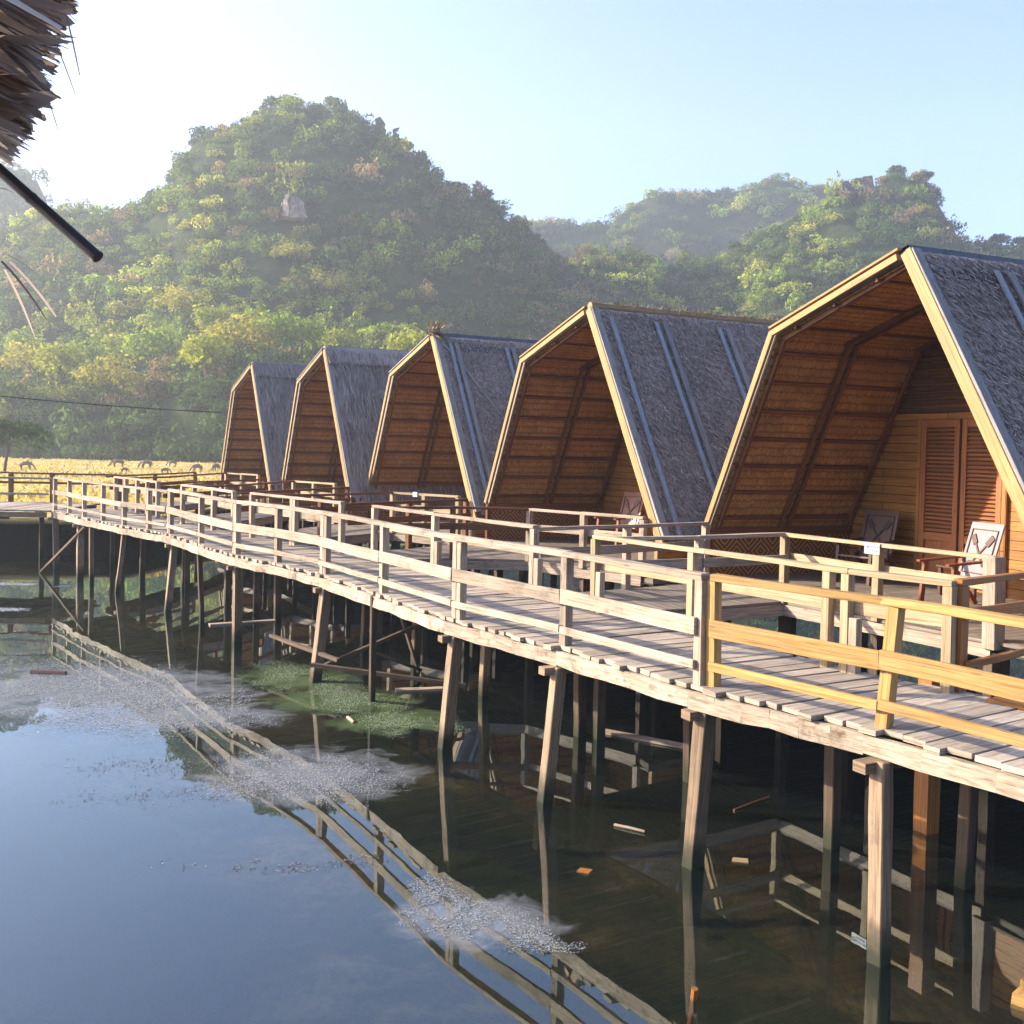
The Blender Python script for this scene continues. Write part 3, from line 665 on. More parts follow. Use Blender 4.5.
boardwalk()

# ------------------------------------------------------------------ railings
def railing(name, label, pts, posts, mt, rails=((.93, .06, .10), (.50, .145, .04), (.17, .075, .04)), post_w=.098, z0=ZD, side=1, doubles=(), group=None, jog=.012, lean=None, post_low=-.04):
    """pts: polyline of rail vertices; posts: list of fractional positions along it"""
    c = Vector((pts[0][0], pts[0][1], 0)); root = empty(name, (c.x, c.y, z0)); org = (c.x, c.y, z0); tag(root, label, 'railing', group)
    P = [Vector((p[0], p[1], 0)) for p in pts]
    def at(s):
        i = min(int(s), len(P) - 2); return P[i].lerp(P[i + 1], s - i), (P[i + 1] - P[i]).normalized()
    for s in posts:
        q, d = at(s); m = MB(); nrm = Vector((d.y, -d.x, 0)) * side
        l = (lean or {}).get(s, random.uniform(-.012, .012)); h = rails[0][0] - rails[0][1] / 2
        m.beam((q.x, q.y, z0 + post_low), (q.x + d.x * l, q.y + d.y * l, z0 + h), post_w, post_w, up=(nrm.x, nrm.y, 0), wob=.002)
        m.build('post', mt, root, org, bevel=.004)
        if s in doubles:
            m = MB(); hh = random.choice([h, h, .52]); e = d * (-(post_w + .004) if random.random() < .8 else post_w + .004)
            m.beam((q.x + e.x, q.y + e.y, z0 + post_low), (q.x + e.x, q.y + e.y, z0 + hh - .01), post_w, post_w * .9, up=(nrm.x, nrm.y, 0), wob=.002); m.build('post', M['weathered'] if mt != M['brown'] else mt, root, org, bevel=.004)
    nm = ['top_rail', 'middle_rail', 'lower_rail']
    for k, (h, th, dp) in enumerate(rails):
        for i in range(len(P) - 1):
            a, b = P[i], P[i + 1]; d = (b - a).normalized(); nrm = Vector((d.y, -d.x, 0)) * side
            off = nrm * (0 if k == 0 else -(post_w / 2 + dp / 2 + .002)); ex = d * (.03 if k == 0 else -.005)
            m = MB(); j0, j1 = random.uniform(-jog, jog), random.uniform(-jog, jog)
            if k == 0: j0 = j1 = 0.004 * (i % 2)
            m.beam((a.x + off.x - ex.x, a.y + off.y - ex.y, z0 + h + j0), (b.x + off.x + ex.x, b.y + off.y + ex.y, z0 + h + j1), dp, th, wob=.0045, n=max(2, int((b - a).length / .45)))
            m.build(nm[k], mt, root, org, bevel=.004)
    return root
def V2(*a): return list(a)
def railings():
    A, B = (2.78, 7.51), (1.76, 8.72)
    railing('railing', 'newer yellow timber railing at the near end of the boardwalk', [(6.3, 2.3), (4.5, 4.95), A, B], [1, 2, 3], M['new_wood'], lean={2: -.07, 3: .02, 1: 0}, side=1)
    pts = [(1.66, 8.77), (.58, 10.41), (-.61, 11.96), (-1.71, 13.87), (-2.89, 15.85), (-3.91, 17.2), (-4.89, 18.3), (-6.1, 20.15), (-7.4, 22.2)]
    railing('railing', 'weathered grey-beige railing along the middle of the boardwalk on the water side', pts, list(range(9)), M['weathered'], side=1, doubles=(2, 4, 6, 8))
    pts = [(-7.47, 22.3), (-8.14, 23.0), (-9.09, 24.04), (-10.07, 25.25), (-10.98, 26.32), (-11.9, 27.56), (-12.75, 28.6)]
    railing('railing', 'far weathered railing of the boardwalk nearest the corner by the field', pts, [1, 2, 3, 4, 5, 6], M['weathered'], side=1, rails=((.90, .05, .09), (.50, .12, .035), (.17, .06, .035)))
    railing('railing', 'railing on the water side of the short walkway arm leading left', [(-12.85, 28.5), (-14.55, 28.42), (-17.2, 28.35)], [1, 2], M['weathered'], side=1, rails=((.88, .05, .09), (.45, .06, .035)), post_w=.12)
    railing('railing', 'brown railing on the field side of the walkway arm', [(-12.2, 31.9), (-15.6, 31.9), (-17.4, 31.9)], [0, .62, 1, 2], M['brown'], side=-1, rails=((.90, .05, .09), (.6, .07, .035)), post_w=.12)
    two = ((.93, .05, .095), (.60, .13, .035))
    # inner side of the boardwalk
    railing('railing', 'pale inner railing of the boardwalk before the porch of the nearest hut', [(3.74, 8.66), (3.12, 9.42), (2.1, 11.0), (1.05, 12.55)], [0, 1, 1.12, 2.1, 3], M['pine'], side=-1, rails=two, doubles=(1, 3), post_w=.09)
    railing('railing', 'weathered inner railing between the paths to the first and second huts', [(.32, 13.95), (-1.2, 16.15), (-2.38, 17.85)], [0, 1, 2], M['weathered'], side=-1, rails=two, doubles=(0, 1))
    railing('railing', 'weathered inner railing between the paths to the second and third huts', [(-3.1, 18.75), (-4.3, 20.15), (-5.43, 21.45)], [0, 1, 2], M['weathered'], side=-1, rails=two, doubles=(1,))
    railing('railing', 'weathered inner railing between the paths to the third and fourth huts', [(-5.95, 21.95), (-6.75, 23.2), (-7.95, 24.75)], [0, 1, 2], M['weathered'], side=-1, rails=two)
    railing('railing', 'far inner railing between the paths to the two farthest huts', [(-9.1, 26.35), (-10.2, 27.9), (-11.3, 29.2)], [0, .5, 1, 1.5, 2], M['weathered'], side=-1, rails=two)
    railing('railing', 'new orange-brown railing turning off the boardwalk at the right edge', [(3.84, 8.72), (6.6, 10.9)], [0, 1], M['orange_wood'], side=-1, rails=((.93, .055, .09), (.66, .10, .035), (.24, .06, .05)), post_w=.12)
railings()

# ------------------------------------------------------------------ huts
HUT_S = [1, 1, 1.04, 1.09, 1.09]
HUT = [(x * k, y * k, w) for (x, y, w), k in zip([(4.831, 12.786, -1.147), (1.336, 18.564, -1.092), (-1.883, 23.663, -1.076), (-5.111, 27.725, -1.092), (-8.572, 33.646, -1.066)], HUT_S)]
LB, LK, AP, RB = Vector((-4.03, 0, .8)), Vector((-2.5, 0, 3.8)), Vector((0, 0, 4.54)), Vector((2.33, 0, .54))
DEPTH = 6.0
def slab(m, a, b, y0, y1, th, out):
    """roof slab between section points a,b from y0 to y1, thickened along out"""
    o = out * th; A = [Vector((a.x, y0, a.z)), Vector((b.x, y0, b.z)), Vector((b.x, y1, b.z)), Vector((a.x, y1, a.z))]; Bv = [p + o for p in A]
    L = (b - a).length
    uv = [(0, 0), (0, L), (y1 - y0, L), (y1 - y0, 0)]
    m.face(A, uv); m.face(list(reversed(Bv)), list(reversed(uv)))
    for i in range(4):
        j = (i + 1) % 4; l = (A[j] - A[i]).length; m.face([A[j], A[i], Bv[i], Bv[j]], [(0, l), (0, 0), (th, 0), (th, l)])
def flakes(m, a, b, y0, y1, out, n, ln, wd, tilt, jit):
    d = (b - a).normalized(); L = (b - a).length
    for k in range(n):
        t = random.random() * L; y = random.uniform(y0, y1); p = a + d * t + Vector((0, y - a.y, 0)) + out * random.uniform(.0, .035)
        l = ln * random.uniform(.6, 1.4); w = wd * random.uniform(.6, 1.4); an = random.gauss(0, jit)
        dd = (d * math.cos(an) + Vector((0, 1, 0)) * math.sin(an)); sd = dd.cross(out).normalized()
        e = p + dd * l + out * (l * random.uniform(0, tilt))
        m.face([p - sd * w / 2, p + sd * w / 2, e + sd * w * .35, e - sd * w * .35], [(0, 0), (0, w), (l, w), (l, 0)])
def nrm2(a, b, s):
    d = (b - a).normalized(); return Vector((d.z, 0, -d.x)) * s
OR = nrm2(AP, RB, -1); OU = nrm2(AP, LK, 1); OL = nrm2(LK, LB, 1)
if OR.x < 0: OR = -OR
if OU.z < 0: OU = -OU
if OL.x > 0: OL = -OL
def hut_meshes():
    """mesh data shared by the huts"""
    D = {}
    m = MB(); slab(m, AP, RB, .05, DEPTH, .13, OR); o = OR * .13
    flakes(m, AP + o, RB + o, .08, DEPTH, OR, 36000, .075, .015, .5, .5); D['slope_coarse'] = m
    m = MB(); slab(m, AP, RB, .05, DEPTH, .15, OR); o = OR * .15
    flakes(m, AP + o, RB + o, .08, DEPTH, OR, 9000, .42, .022, .09, .12); D['slope_fine'] = m
    m = MB(); slab(m, AP, LK, .05, DEPTH, .13, OU); flakes(m, AP + OU * .13, LK + OU * .13, .08, DEPTH, OU, 1500, .14, .05, .4, .4); D['upper'] = m
    m = MB(); slab(m, LK, LB, .05, DEPTH, .13, OL); flakes(m, LK + OL * .13, LB + OL * .13, .08, DEPTH, OL, 2500, .14, .05, .4, .4); D['lower'] = m
    return D
HM = hut_meshes(); HCACHE = {}
def shared(key, name, mat, parent, **kw):
    """build a mesh once, afterwards link more objects to the same data"""
    if (key, mat.name) not in HCACHE:
        o = HM[key].build(name, mat, parent, **kw); HCACHE[(key, mat.name)] = o; return o
    src = HCACHE[(key, mat.name)]; o = src.copy(); link(o); o.parent = parent; return o
def hut(i, label, coarse, ridge, strips, gable_m, interior=True):
    x, y, yaw = HUT[i]; k = HUT_S[i]; rz = ZD - (k - 1); t = empty('thatched_hut', (x, y, rz), yaw); t.scale = (k, k, (3.6 + 2.54 * k - rz) / 4.54 * .983)
    tag(t, label, 'hut', 'thatched lumbung huts along the boardwalk')
    tm = M['thatch'] if coarse else M['grass_thatch']
    rf = shared('slope_coarse' if coarse else 'slope_fine', 'thatch_slope', tm, t)
    shared('upper', 'thatch_slope', tm, t); shared('lower', 'thatch_slope', tm, t)
    # ridge
    m = MB()
    if ridge == 'sheet':
        for s, n in ((AP.lerp(RB, .085), OR), (AP.lerp(LK, .15), OU)):
            a = Vector((AP.x, 0, AP.z)) + Vector((0, 0, .165)); b = s + n * .155
            k = 10
            for q in range(k):
                ya, yb = .02 + (DEPTH - .02) * q / k, .02 + (DEPTH - .02) * (q + 1) / k - .01
                w = Vector((random.uniform(-.01, .01), 0, random.uniform(-.02, .02)))
                m.face([(a.x, ya, a.z), (a.x, yb, a.z), (b.x + w.x, yb, b.z + w.z), (b.x, ya, b.z)]); m.face([(b.x, ya, b.z), (b.x + w.x, yb, b.z + w.z), (b.x + w.x - n.x * .02, yb, b.z + w.z - n.z * .02), (b.x - n.x * .02, ya, b.z - n.z * .02)])
        m.build('ridge_cap', M['tar'], t)
    elif ridge == 'straw':
        m.tube([(0, q * .5, AP.z + .12 + random.uniform(-.01, .01)) for q in range(13)], .09, .09, 7)
        for k in range(1300):
            p = Vector((random.gauss(0, .06), random.uniform(0, DEPTH), AP.z + .17 + random.uniform(-.05, .04))); d = Vector((random.gauss(0, .5), random.gauss(0, 1), random.gauss(.12, .25))).normalized() * random.uniform(.05, .17)
            sdv = d.cross(Vector((0, 0, 1))).normalized() * .008
            m.face([p - sdv, p + sdv, p + d + sdv * .4, p + d - sdv * .4])
        m.build('ridge_cap', M['straw'], t)
    else:
        slab(m, AP + Vector((0, 0, .16)), AP.lerp(RB, .1) + OR * .18, 0, DEPTH, .05, OR); slab(m, AP + Vector((0, 0, .16)), AP.lerp(LK, .2) + OU * .18, 0, DEPTH, .05, OU)
        flakes(m, AP + Vector((0, 0, .2)), AP.lerp(RB, .1) + OR * .23, 0, DEPTH, OR, 500, .3, .02, .08, .1)
        m.build('ridge_cap', M['grass_thatch'], t)
        mm = MB(); q = AP.lerp(RB, .105) + OR * .24; mm.beam((q.x, 0, q.z), (q.x, DEPTH, q.z), .03, .05); mm.build('ridge_lath', M['silver'], t)
    # strips laid on the right slope
    for (yy, kind) in strips:
        m = MB(); a = AP.lerp(RB, .05) + OR * .2; b = RB + OR * .19 
        ex = OR
        m.beam((a.x, yy, a.z), (b.x, yy + random.uniform(-.03, .03), b.z), .075 if kind == 'metal' else .10, .03, up=ex)
        m.build('roof_batten', M['metal'] if kind == 'metal' else M['silver'], t)
    # gable boards on the front edge
    def board(a, b, inset, w, y, mt, name='gable_board', th=.05):
        m = MB(); d = (b - a).normalized(); n = Vector((d.z, 0, -d.x)); m.beam((a.x, y, a.z), (b.x, y, b.z), th, w, up=n); return m.build(name, mt, t, bevel=.005)
    c = OR * .04
    board(AP + c + Vector((-.01, 0, .05)), RB + c + (RB - AP).normalized() * .12, 0, .17, -.03, gable_m)
    board(AP + OR * .12 + Vector((0, 0, .03)), RB + OR * .155, 0, .06, .03, M['silver'], 'edge_strip', .14)
    c = OL * .03; board(LK + c + Vector((0, 0, .03)), LB + c, 0, .105, -.03, gable_m)
    c = OU * .03; board(AP + c + Vector((-.10, 0, -.01)), LK + c + (LK - AP).normalized() * .03, 0, .09, -.034, gable_m)
    c = OU * .125; board(AP + c + Vector((-.06, 0, .0)), LK + c + (LK - AP).normalized() * .05, 0, .035, -.02, gable_m if i < 2 else M['silver'], 'edge_strip', .08)
    # sloping inner wall: lining, rafters and battens
    ins = -OL
    m = MB(); a, b = LK + ins * .012, LB + ins * .012; slab(m, a, b, .06, 5.8, .012, -OL); m.build('wall_lining', M['weave'], t)
    m = MB(); a, b = AP - OU * .03, LK - OU * .012; slab(m, a, b, .06, 5.8, .012, -OU); m.build('ceiling_lining', M['weave'], t)
    m = MB(); a, b = AP - OR * .03, RB - OR * .012; slab(m, a, b, .06, 5.8, .012, -OR); m.build('wall_lining', M['weave'], t)
    fm = M['brown']
    for yy in (.14, 1.36, 1.52, 2.78):
        m = MB(); c = ins * .07; m.beam((LK.x + c.x, yy, LK.z + c.z - .02), (LB.x + c.x, yy, LB.z + c.z), .055, .07, up=OL)
        m.build('rafter', fm, t)
        m = MB(); c = -OU * .07; m.beam((AP.x + c.x - .1, yy, AP.z + c.z), (LK.x + c.x, yy, LK.z + c.z), .06, .07, up=OU); m.build('rafter', fm, t)
    nb = 7 if coarse else 8
    for k in range(nb):
        q = LK.lerp(LB, (k + .55) / nb) + ins * .045; m = MB(); m.beam((q.x, .03, q.z), (q.x, 2.85, q.z), .06, .06, up=OL); m.build('batten', fm, t)
    for k in range(3):
        q = AP.lerp(LK, (k + .7) / 3.2) - OU * .045; m = MB(); m.beam((q.x, .03, q.z), (q.x, 2.85, q.z), .045, .04, up=OU); m.build('batten', fm, t)
    m = MB(); m.beam((LB.x + .05, -.02, LB.z - .06), (LB.x + .05, 5.8, LB.z - .06), .10, .14); m.build('sill_beam', fm, t)
    # room front wall
    W = 2.9
    def xl(z): return LB.x + (LK.x - LB.x) * (z - LB.z) / (LK.z - LB.z) + .05
    def xr(z): return RB.x + (AP.x - RB.x) * (z - RB.z) / (AP.z - RB.z) - .04
    m = MB(); zt = 2.68
    m.face([(LB.x + .05, W, 0), (RB.x - .05, W, 0), (RB.x - .05, W, .6), (xr(zt), W, zt), (xl(zt), W, zt), (LB.x + .05, W, .8)], [(LB.x, 0), (RB.x, 0), (RB.x, .6), (xr(zt), zt), (xl(zt), zt), (LB.x, .8)])
    m.face([(xl(zt), W + .05, zt), (xr(zt), W + .05, zt), (xr(4.2), W + .05, 4.2), (0, W + .05, 4.5), (LK.x, W + .05, 3.78)], [(xl(zt), zt), (xr(zt), zt), (xr(4.2), 4.2), (0, 4.5), (LK.x, 3.78)])
    wl = m.build('front_wall', M['honey'], t)
    m = MB()
    for k in range(13):
        z = zt + .1 + k * .115
        x0 = xl(z) if z < 3.75 else LK.x + (z - 3.8) / (4.54 - 3.8) * 2.5 + .1
        if xr(z) - .04 > x0 + .1: m.beam((x0, W - .01, z), (xr(z) - .04, W - .01, z), .035, .075, up=(0, -.5, .86))
    m.build('gable_slats', M['dark_slat'], t)
    m = MB(); m.beam((xl(zt), W - .03, zt), (xr(zt), W - .03, zt), .06, .10); m.beam((-2.44, W - .03, 0), (-2.44, W - .03, zt - .05), .08, .06, up=(0, 1, 0)); m.beam((-.84, W - .03, 0), (-.84, W - .03, zt - .05), .08, .06, up=(0, 1, 0)); m.build('door_frame', M['honey'], wl)
    for x0 in (-2.40, -1.62):
        m = MB(); x1 = x0 + .74
        for xx in (x0 + .05, x1 - .05): m.beam((xx, W - .04, .08), (xx, W - .04, zt - .06), .09, .05, up=(0, 1, 0))
        for z in (.13, .78, zt - .12): m.beam((x0 + .1, W - .04, z), (x1 - .1, W - .04, z), .045, .12)
        m.face([(x0 + .1, W - .022, .19), (x1 - .1, W - .022, .19), (x1 - .1, W - .022, .72), (x0 + .1, W - .022, .72)], [(0, 0), (0, .5), (.5, .5), (.5, 0)])
        sh = m.build('shutter', M['shutter'], t)
        m = MB(); m.face([(x0 + .09, W - .012, .8), (x1 - .09, W - .012, .8), (x1 - .09, W - .012, zt - .1), (x0 + .09, W - .012, zt - .1)]); m.build('louvre_gap_shade', M['dark_slat'], sh)  # dark sheet added to stand for the shade between the slats
        m = MB()
        for k in range(27):
            z = .88 + k * .063; m.beam((x0 + .095, W - .04, z), (x1 - .095, W - .04, z), .009, .048, up=(0, .70, .71))
        m.build('louvres', M['shutter'], sh)
    m = MB(); m.face([(LB.x + .05, DEPTH - .2, 0), (RB.x - .05, DEPTH - .2, 0), (xr(2.7), DEPTH - .2, 2.7), (xr(4.3), DEPTH - .2, 4.3), (LK.x, DEPTH - .2, 3.75), (LB.x + .05, DEPTH - .2, .8)]); m.build('back_wall', M['brown'], t)
    # woven skirt under the left eave and boards under the right eave
    m = MB(); m.beam((LB.x + .02, .02, .37), (LB.x + .02, 5.8, .37), .03, .74)
    for k in range(len(m.uv)): pass
    m.uv = [(p[0], p[1]) for p in m.uv]
    sk = MB(); X = LB.x + .05
    sk.face([(X, .05, 0), (X, 5.8, 0), (X, 5.8, .74), (X, .05, .74)], [(0, 0), (5.75, 0), (5.75, .74), (0, .74)]); sk.face([(X - .03, .05, 0), (X - .03, .05, .74), (X - .03, 5.8, .74), (X - .03, 5.8, 0)], [(0, 0), (0, .74), (5.75, .74), (5.75, 0)])
    sk.build('woven_skirt', M['lattice'], t)
    m = MB(); X = RB.x - .04; m.beam((X, .05, .27), (X, 5.8, .27), .03, .54); m.build('side_boards', M['honey'], t)
    for (px_, zz) in ((LB.x + .05, .8), (RB.x - .05, .5)):
        m = MB(); m.beam((px_, .0, -.05), (px_, .0, zz), .09, .09, up=(0, 1, 0)); m.build('corner_post', M['gable'] if px_ > 0 else fm, t)
    m = MB(); m.prism([(LB.x, -.12), (RB.x, -.12), (RB.x, 5.9), (LB.x, 5.9)], -.16, -.008, (0, 1)); m.build('floor', M['porch'], t)
    for px_ in (LB.x + .3, -.9, RB.x - .2):
        for py_ in (.15, 3.0, 5.6):
            m = MB(); m.beam((px_, py_, -2.3), (px_, py_, -.16), .14, .14, up=(0, 1, 0), wob=.005, n=3); m.build('pile', M['shaded_pile'], t)
    return t
def huts():
    S = []
    S.append(hut(0, 'largest nearest thatched hut with louvred shutters inside its open front', True, 'sheet', [(1.22, 'metal'), (1.46, 'wood'), (2.75, 'metal'), (2.98, 'wood'), (4.3, 'metal')], M['gable']))
    S.append(hut(1, 'thatched hut next to the nearest one with loose straw along its ridge', True, 'straw', [(.28, 'metal'), (1.25, 'metal'), (1.45, 'wood'), (2.7, 'metal'), (2.9, 'wood'), (4.2, 'metal'), (4.4, 'wood'), (5.6, 'metal')], M['gable']))
    S.append(hut(2, 'middle hut with a dry straw tuft and slanting stick at its ridge', True, 'sheet', [(.3, 'metal'), (.46, 'wood'), (1.75, 'metal'), (1.93, 'wood'), (3.3, 'metal'), (4.8, 'metal')], M['gable']))
    S.append(hut(3, 'smooth grey grass-roofed hut, second from the field', False, 'grass', [], M['gable']))
    S.append(hut(4, 'smallest farthest grass-roofed hut beside the golden field', False, 'grass', [], M['gable']))
    # straw tuft and stick on the middle hut
    t = S[2]; m = MB()
    for k in range(70):
        a = random.uniform(0, 6.28); up = random.random() < .35
        d = Vector((random.gauss(.1, .25), random.gauss(.2, .3), random.uniform(.25, .62))) if up else Vector((random.gauss(.15, .35), random.gauss(.1, .3), random.uniform(-.25, .12)))
        d *= .68; p = AP + Vector((random.gauss(0, .05), random.gauss(0, .06), .13)); sd = Vector((-d.y, d.x, .05)).normalized() * .018
        m.face([p - sd, p + sd, p + d * .6 + sd, p + d * .6 - sd]); m.face([p + d * .6 - sd, p + d * .6 + sd, p + d, p + d])
    m.f = [f for f in m.f]
    tf = MB(); tf.v = m.v; tf.f = m.f; tf.uv = m.uv; tf.r = m.r
    tf.build('straw_tuft', M['straw'], t)
    m = MB(); b = AP.lerp(RB, .46) + OR * .24; m.tube([(AP.x + .02, -.05, AP.z + .22), ((AP.x + b.x) / 2, .55, (AP.z + b.z) / 2 + .12), (b.x - .1, 1.15, b.z)], .035, .028, 6)
    m.build('ridge_stick', M['silver'], t)
    return S
HUTS = huts()

# ------------------------------------------------------------------ porches and paths
def hl(i, u, a):
    x, y, w = HUT[i]; return (x + math.cos(w) * u - math.sin(w) * a, y + math.sin(w) * u + math.cos(w) * a)
PORCH = [ # right-rail start, bend, PL, PR, left-rail start, left-rail end
    ((1.10, 12.62), (2.43, 13.15), hl(0, -1.5, -.52), hl(0, 1.62, -.2), (.38, 13.98), (3.0, 15.75)),
    ((-2.35, 17.9), (-1.05, 18.5), hl(1, -.35, -.95), hl(1, 2.05, -.15), (-3.05, 18.8), (-.95, 21.3)),
    ((-5.4, 21.5), (-4.1, 22.0), hl(2, .35, -1.1), hl(2, 2.2, -.3), (-5.9, 22.05), (-4.2, 26.2)),
    ((-7.9, 24.75), (-7.0, 25.9), hl(3, .1, -.9), hl(3, 2.1, -.3), (-9.05, 26.45), (-7.4, 30.6)),
    ((-11.2, 29.3), (-10.4, 31.0), hl(4, .1, -.9), hl(4, 2.1, -.3), (-12.0, 30.4), (-11.2, 36.2))]
ORD = ['nearest', 'second', 'middle', 'fourth', 'farthest']
def porches():
    for i, (rs, rb, pl, pr, ls, le) in enumerate(PORCH):
        c = hl(i, -1, -1); root = empty('porch_deck', (c[0], c[1], 0)); org = (c[0], c[1], 0)
        tag(root, f'timber path and porch platform leading to the {ORD[i]} hut', 'porch')
        poly = [rs, rb, pl, pr, hl(i, 2.3, -.13), hl(i, -4.0, -.13), le, ls]
        w = HUT[i][2]; m = MB(); m.prism(poly, ZD - .05, ZD - .012, (math.cos(w), math.sin(w))); m.build('deck', M['porch'], root, org)
        edge = [rs, rb, pl, pr]; 
        for a, b in zip(edge, edge[1:]):
            m = MB(); m.beam((a[0], a[1], ZD - .13), (b[0], b[1], ZD - .13), .05, .15, wob=.005, n=4); m.build('edge_beam', M['weathered'], root, org)
        m = MB(); m.beam((ls[0], ls[1], ZD - .13), (le[0], le[1], ZD - .13), .05, .15, wob=.005, n=4); m.build('edge_beam', M['weathered'], root, org)
        mid = ((pl[0] + pr[0]) / 2, (pl[1] + pr[1]) / 2)
        for p in (rs, rb, pl, mid, pr, le):
            m = MB(); m.beam((p[0] + .05, p[1] + .08, -.6), (p[0] + .05, p[1] + .08, ZD - .2), .12, .12, up=(.4, -.9, 0), wob=.006, n=4); m.build('pile', M['shaded_pile'], root, org)
        rails = ((.90, .05, .09), (.58, .12, .035)); brown = M['brown'] if i > 0 else M['weathered']
        railing('railing', f'side railing of the path turning into the porch of the {ORD[i]} hut', [rs, rb, pl], [1] if i < 4 else [], brown, side=-1, rails=rails)
        fr = railing('railing', f'front railing of the porch of the {ORD[i]} hut', [pl, mid, pr], [0, 1, 2], M['pine'] if i != 1 else M['weathered'], side=1, rails=rails, post_w=.10)
        railing('railing', f'left-hand railing of the path to the {ORD[i]} hut', [ls, le], [.5, 1], M['weathered'] if i < 1 else M['brown'], side=-1, rails=rails)
    # big pale corner post of the nearest porch
    pr = PORCH[0][3]; m = MB(); m.beam((pr[0] + .02, pr[1], ZD - .1), (pr[0], pr[1], ZD + .92), .17, .17, up=(.41, -.91, 0), wob=.003)
    fr = [o for o in COL.objects if o.get('label') == 'front railing of the porch of the nearest hut'][0]
    m.build('corner_post', M['weathered'], fr, tuple(fr.location), bevel=.006)
    # platform at the right edge, where the next path leaves
    root = empty('porch_deck', (6, 9.5, 0)); tag(root, 'platform at the right edge with an orange board along its step', 'porch')
    m = MB(); m.prism([(4.08, 8.35), (5.9, 5.8), (9.2, 7.6), (7.0, 11.2)], ZD - .05, ZD - .01, (.82, .57)); m.build('deck', M['porch'], root, (6, 9.5, 0))
    m = MB(); m.beam((3.98, 8.38, ZD - .005), (5.75, 5.78, ZD - .005), .12, .07, wob=.002); m.build('step_board', M['orange_wood'], root, (6, 9.5, 0))
    for p in ((4.05, 9.75), (6.8, 10.9), (8.8, 7.6)):
        m = MB(); m.beam((p[0], p[1], -.6), (p[0], p[1], ZD - .06), .16, .16, wob=.006, n=4, up=(.4, -.9, 0)); m.build('pile', M['orange_wood'], root, (6, 9.5, 0))
porches()

# ------------------------------------------------------------------ chairs, signs
def chair(label, loc, rz, board, motif, frame):
    t = empty('lounge_chair', loc, rz); tag(t, label, 'chair')
    # local: x right, -y front, z up; the back leans away
    tl = Vector((0, .30, 1.0)).normalized(); b0 = Vector((0, .22, .36))
    def bp(x, h, e=0): n = Vector((0, -1, .3)).normalized(); q = b0 + tl * h + n * e; return (x, q.y, q.z)
    m = MB(); m.beam(bp(0, .02), bp(0, .80), .60, .025, up=(0, -1, .3)); back = m.build('backrest', board, t, bevel=.004)
    m = MB(); e = .022
    for x in (-.235, .235): m.beam(bp(x, .10, e), bp(x, .70, e), .012, .012, up=(0, -1, .3))
    for h in (.10, .70): m.beam(bp(-.235, h, e), bp(.235, h, e), .012, .012, up=(0, -1, .3))
    m.beam(bp(-.15, .56, e), bp(.12, .20, e), .026, .014, up=(0, -1, .3)); m.beam(bp(.15, .56, e), bp(-.13, .20, e), .026, .014, up=(0, -1, .3))
    m.beam(bp(-.19, .615, e + .002), bp(-.11, .50, e + .002), .075, .014, up=(0, -1, .3)); m.beam(bp(.10, .49, e + .002), bp(.185, .61, e + .002), .085, .014, up=(0, -1, .3))
    m.beam(bp(-.17, .25, e), bp(.17, .25, e), .03, .012, up=(0, -1, .3))
    m.build('carving', motif, back)
    m = MB(); m.beam((0, -.34, .42), (0, .25, .34), .56, .035); m.build('seat', frame, t, bevel=.004)
    for x in (-.29, .29):
        m = MB(); m.beam((x, -.36, 0), (x, -.30, .60), .05, .06, up=(0, 1, 0)); m.build('leg', frame, t)
        m = MB(); m.beam((x, .52, 0), (x, .18, .45), .05, .06, up=(0, 1, 0)); m.build('leg', frame, t)
        m = MB(); m.beam((x, -.42, .60), (x, .36, .66), .075, .03); m.build('armrest', frame, t, bevel=.004)
    return t
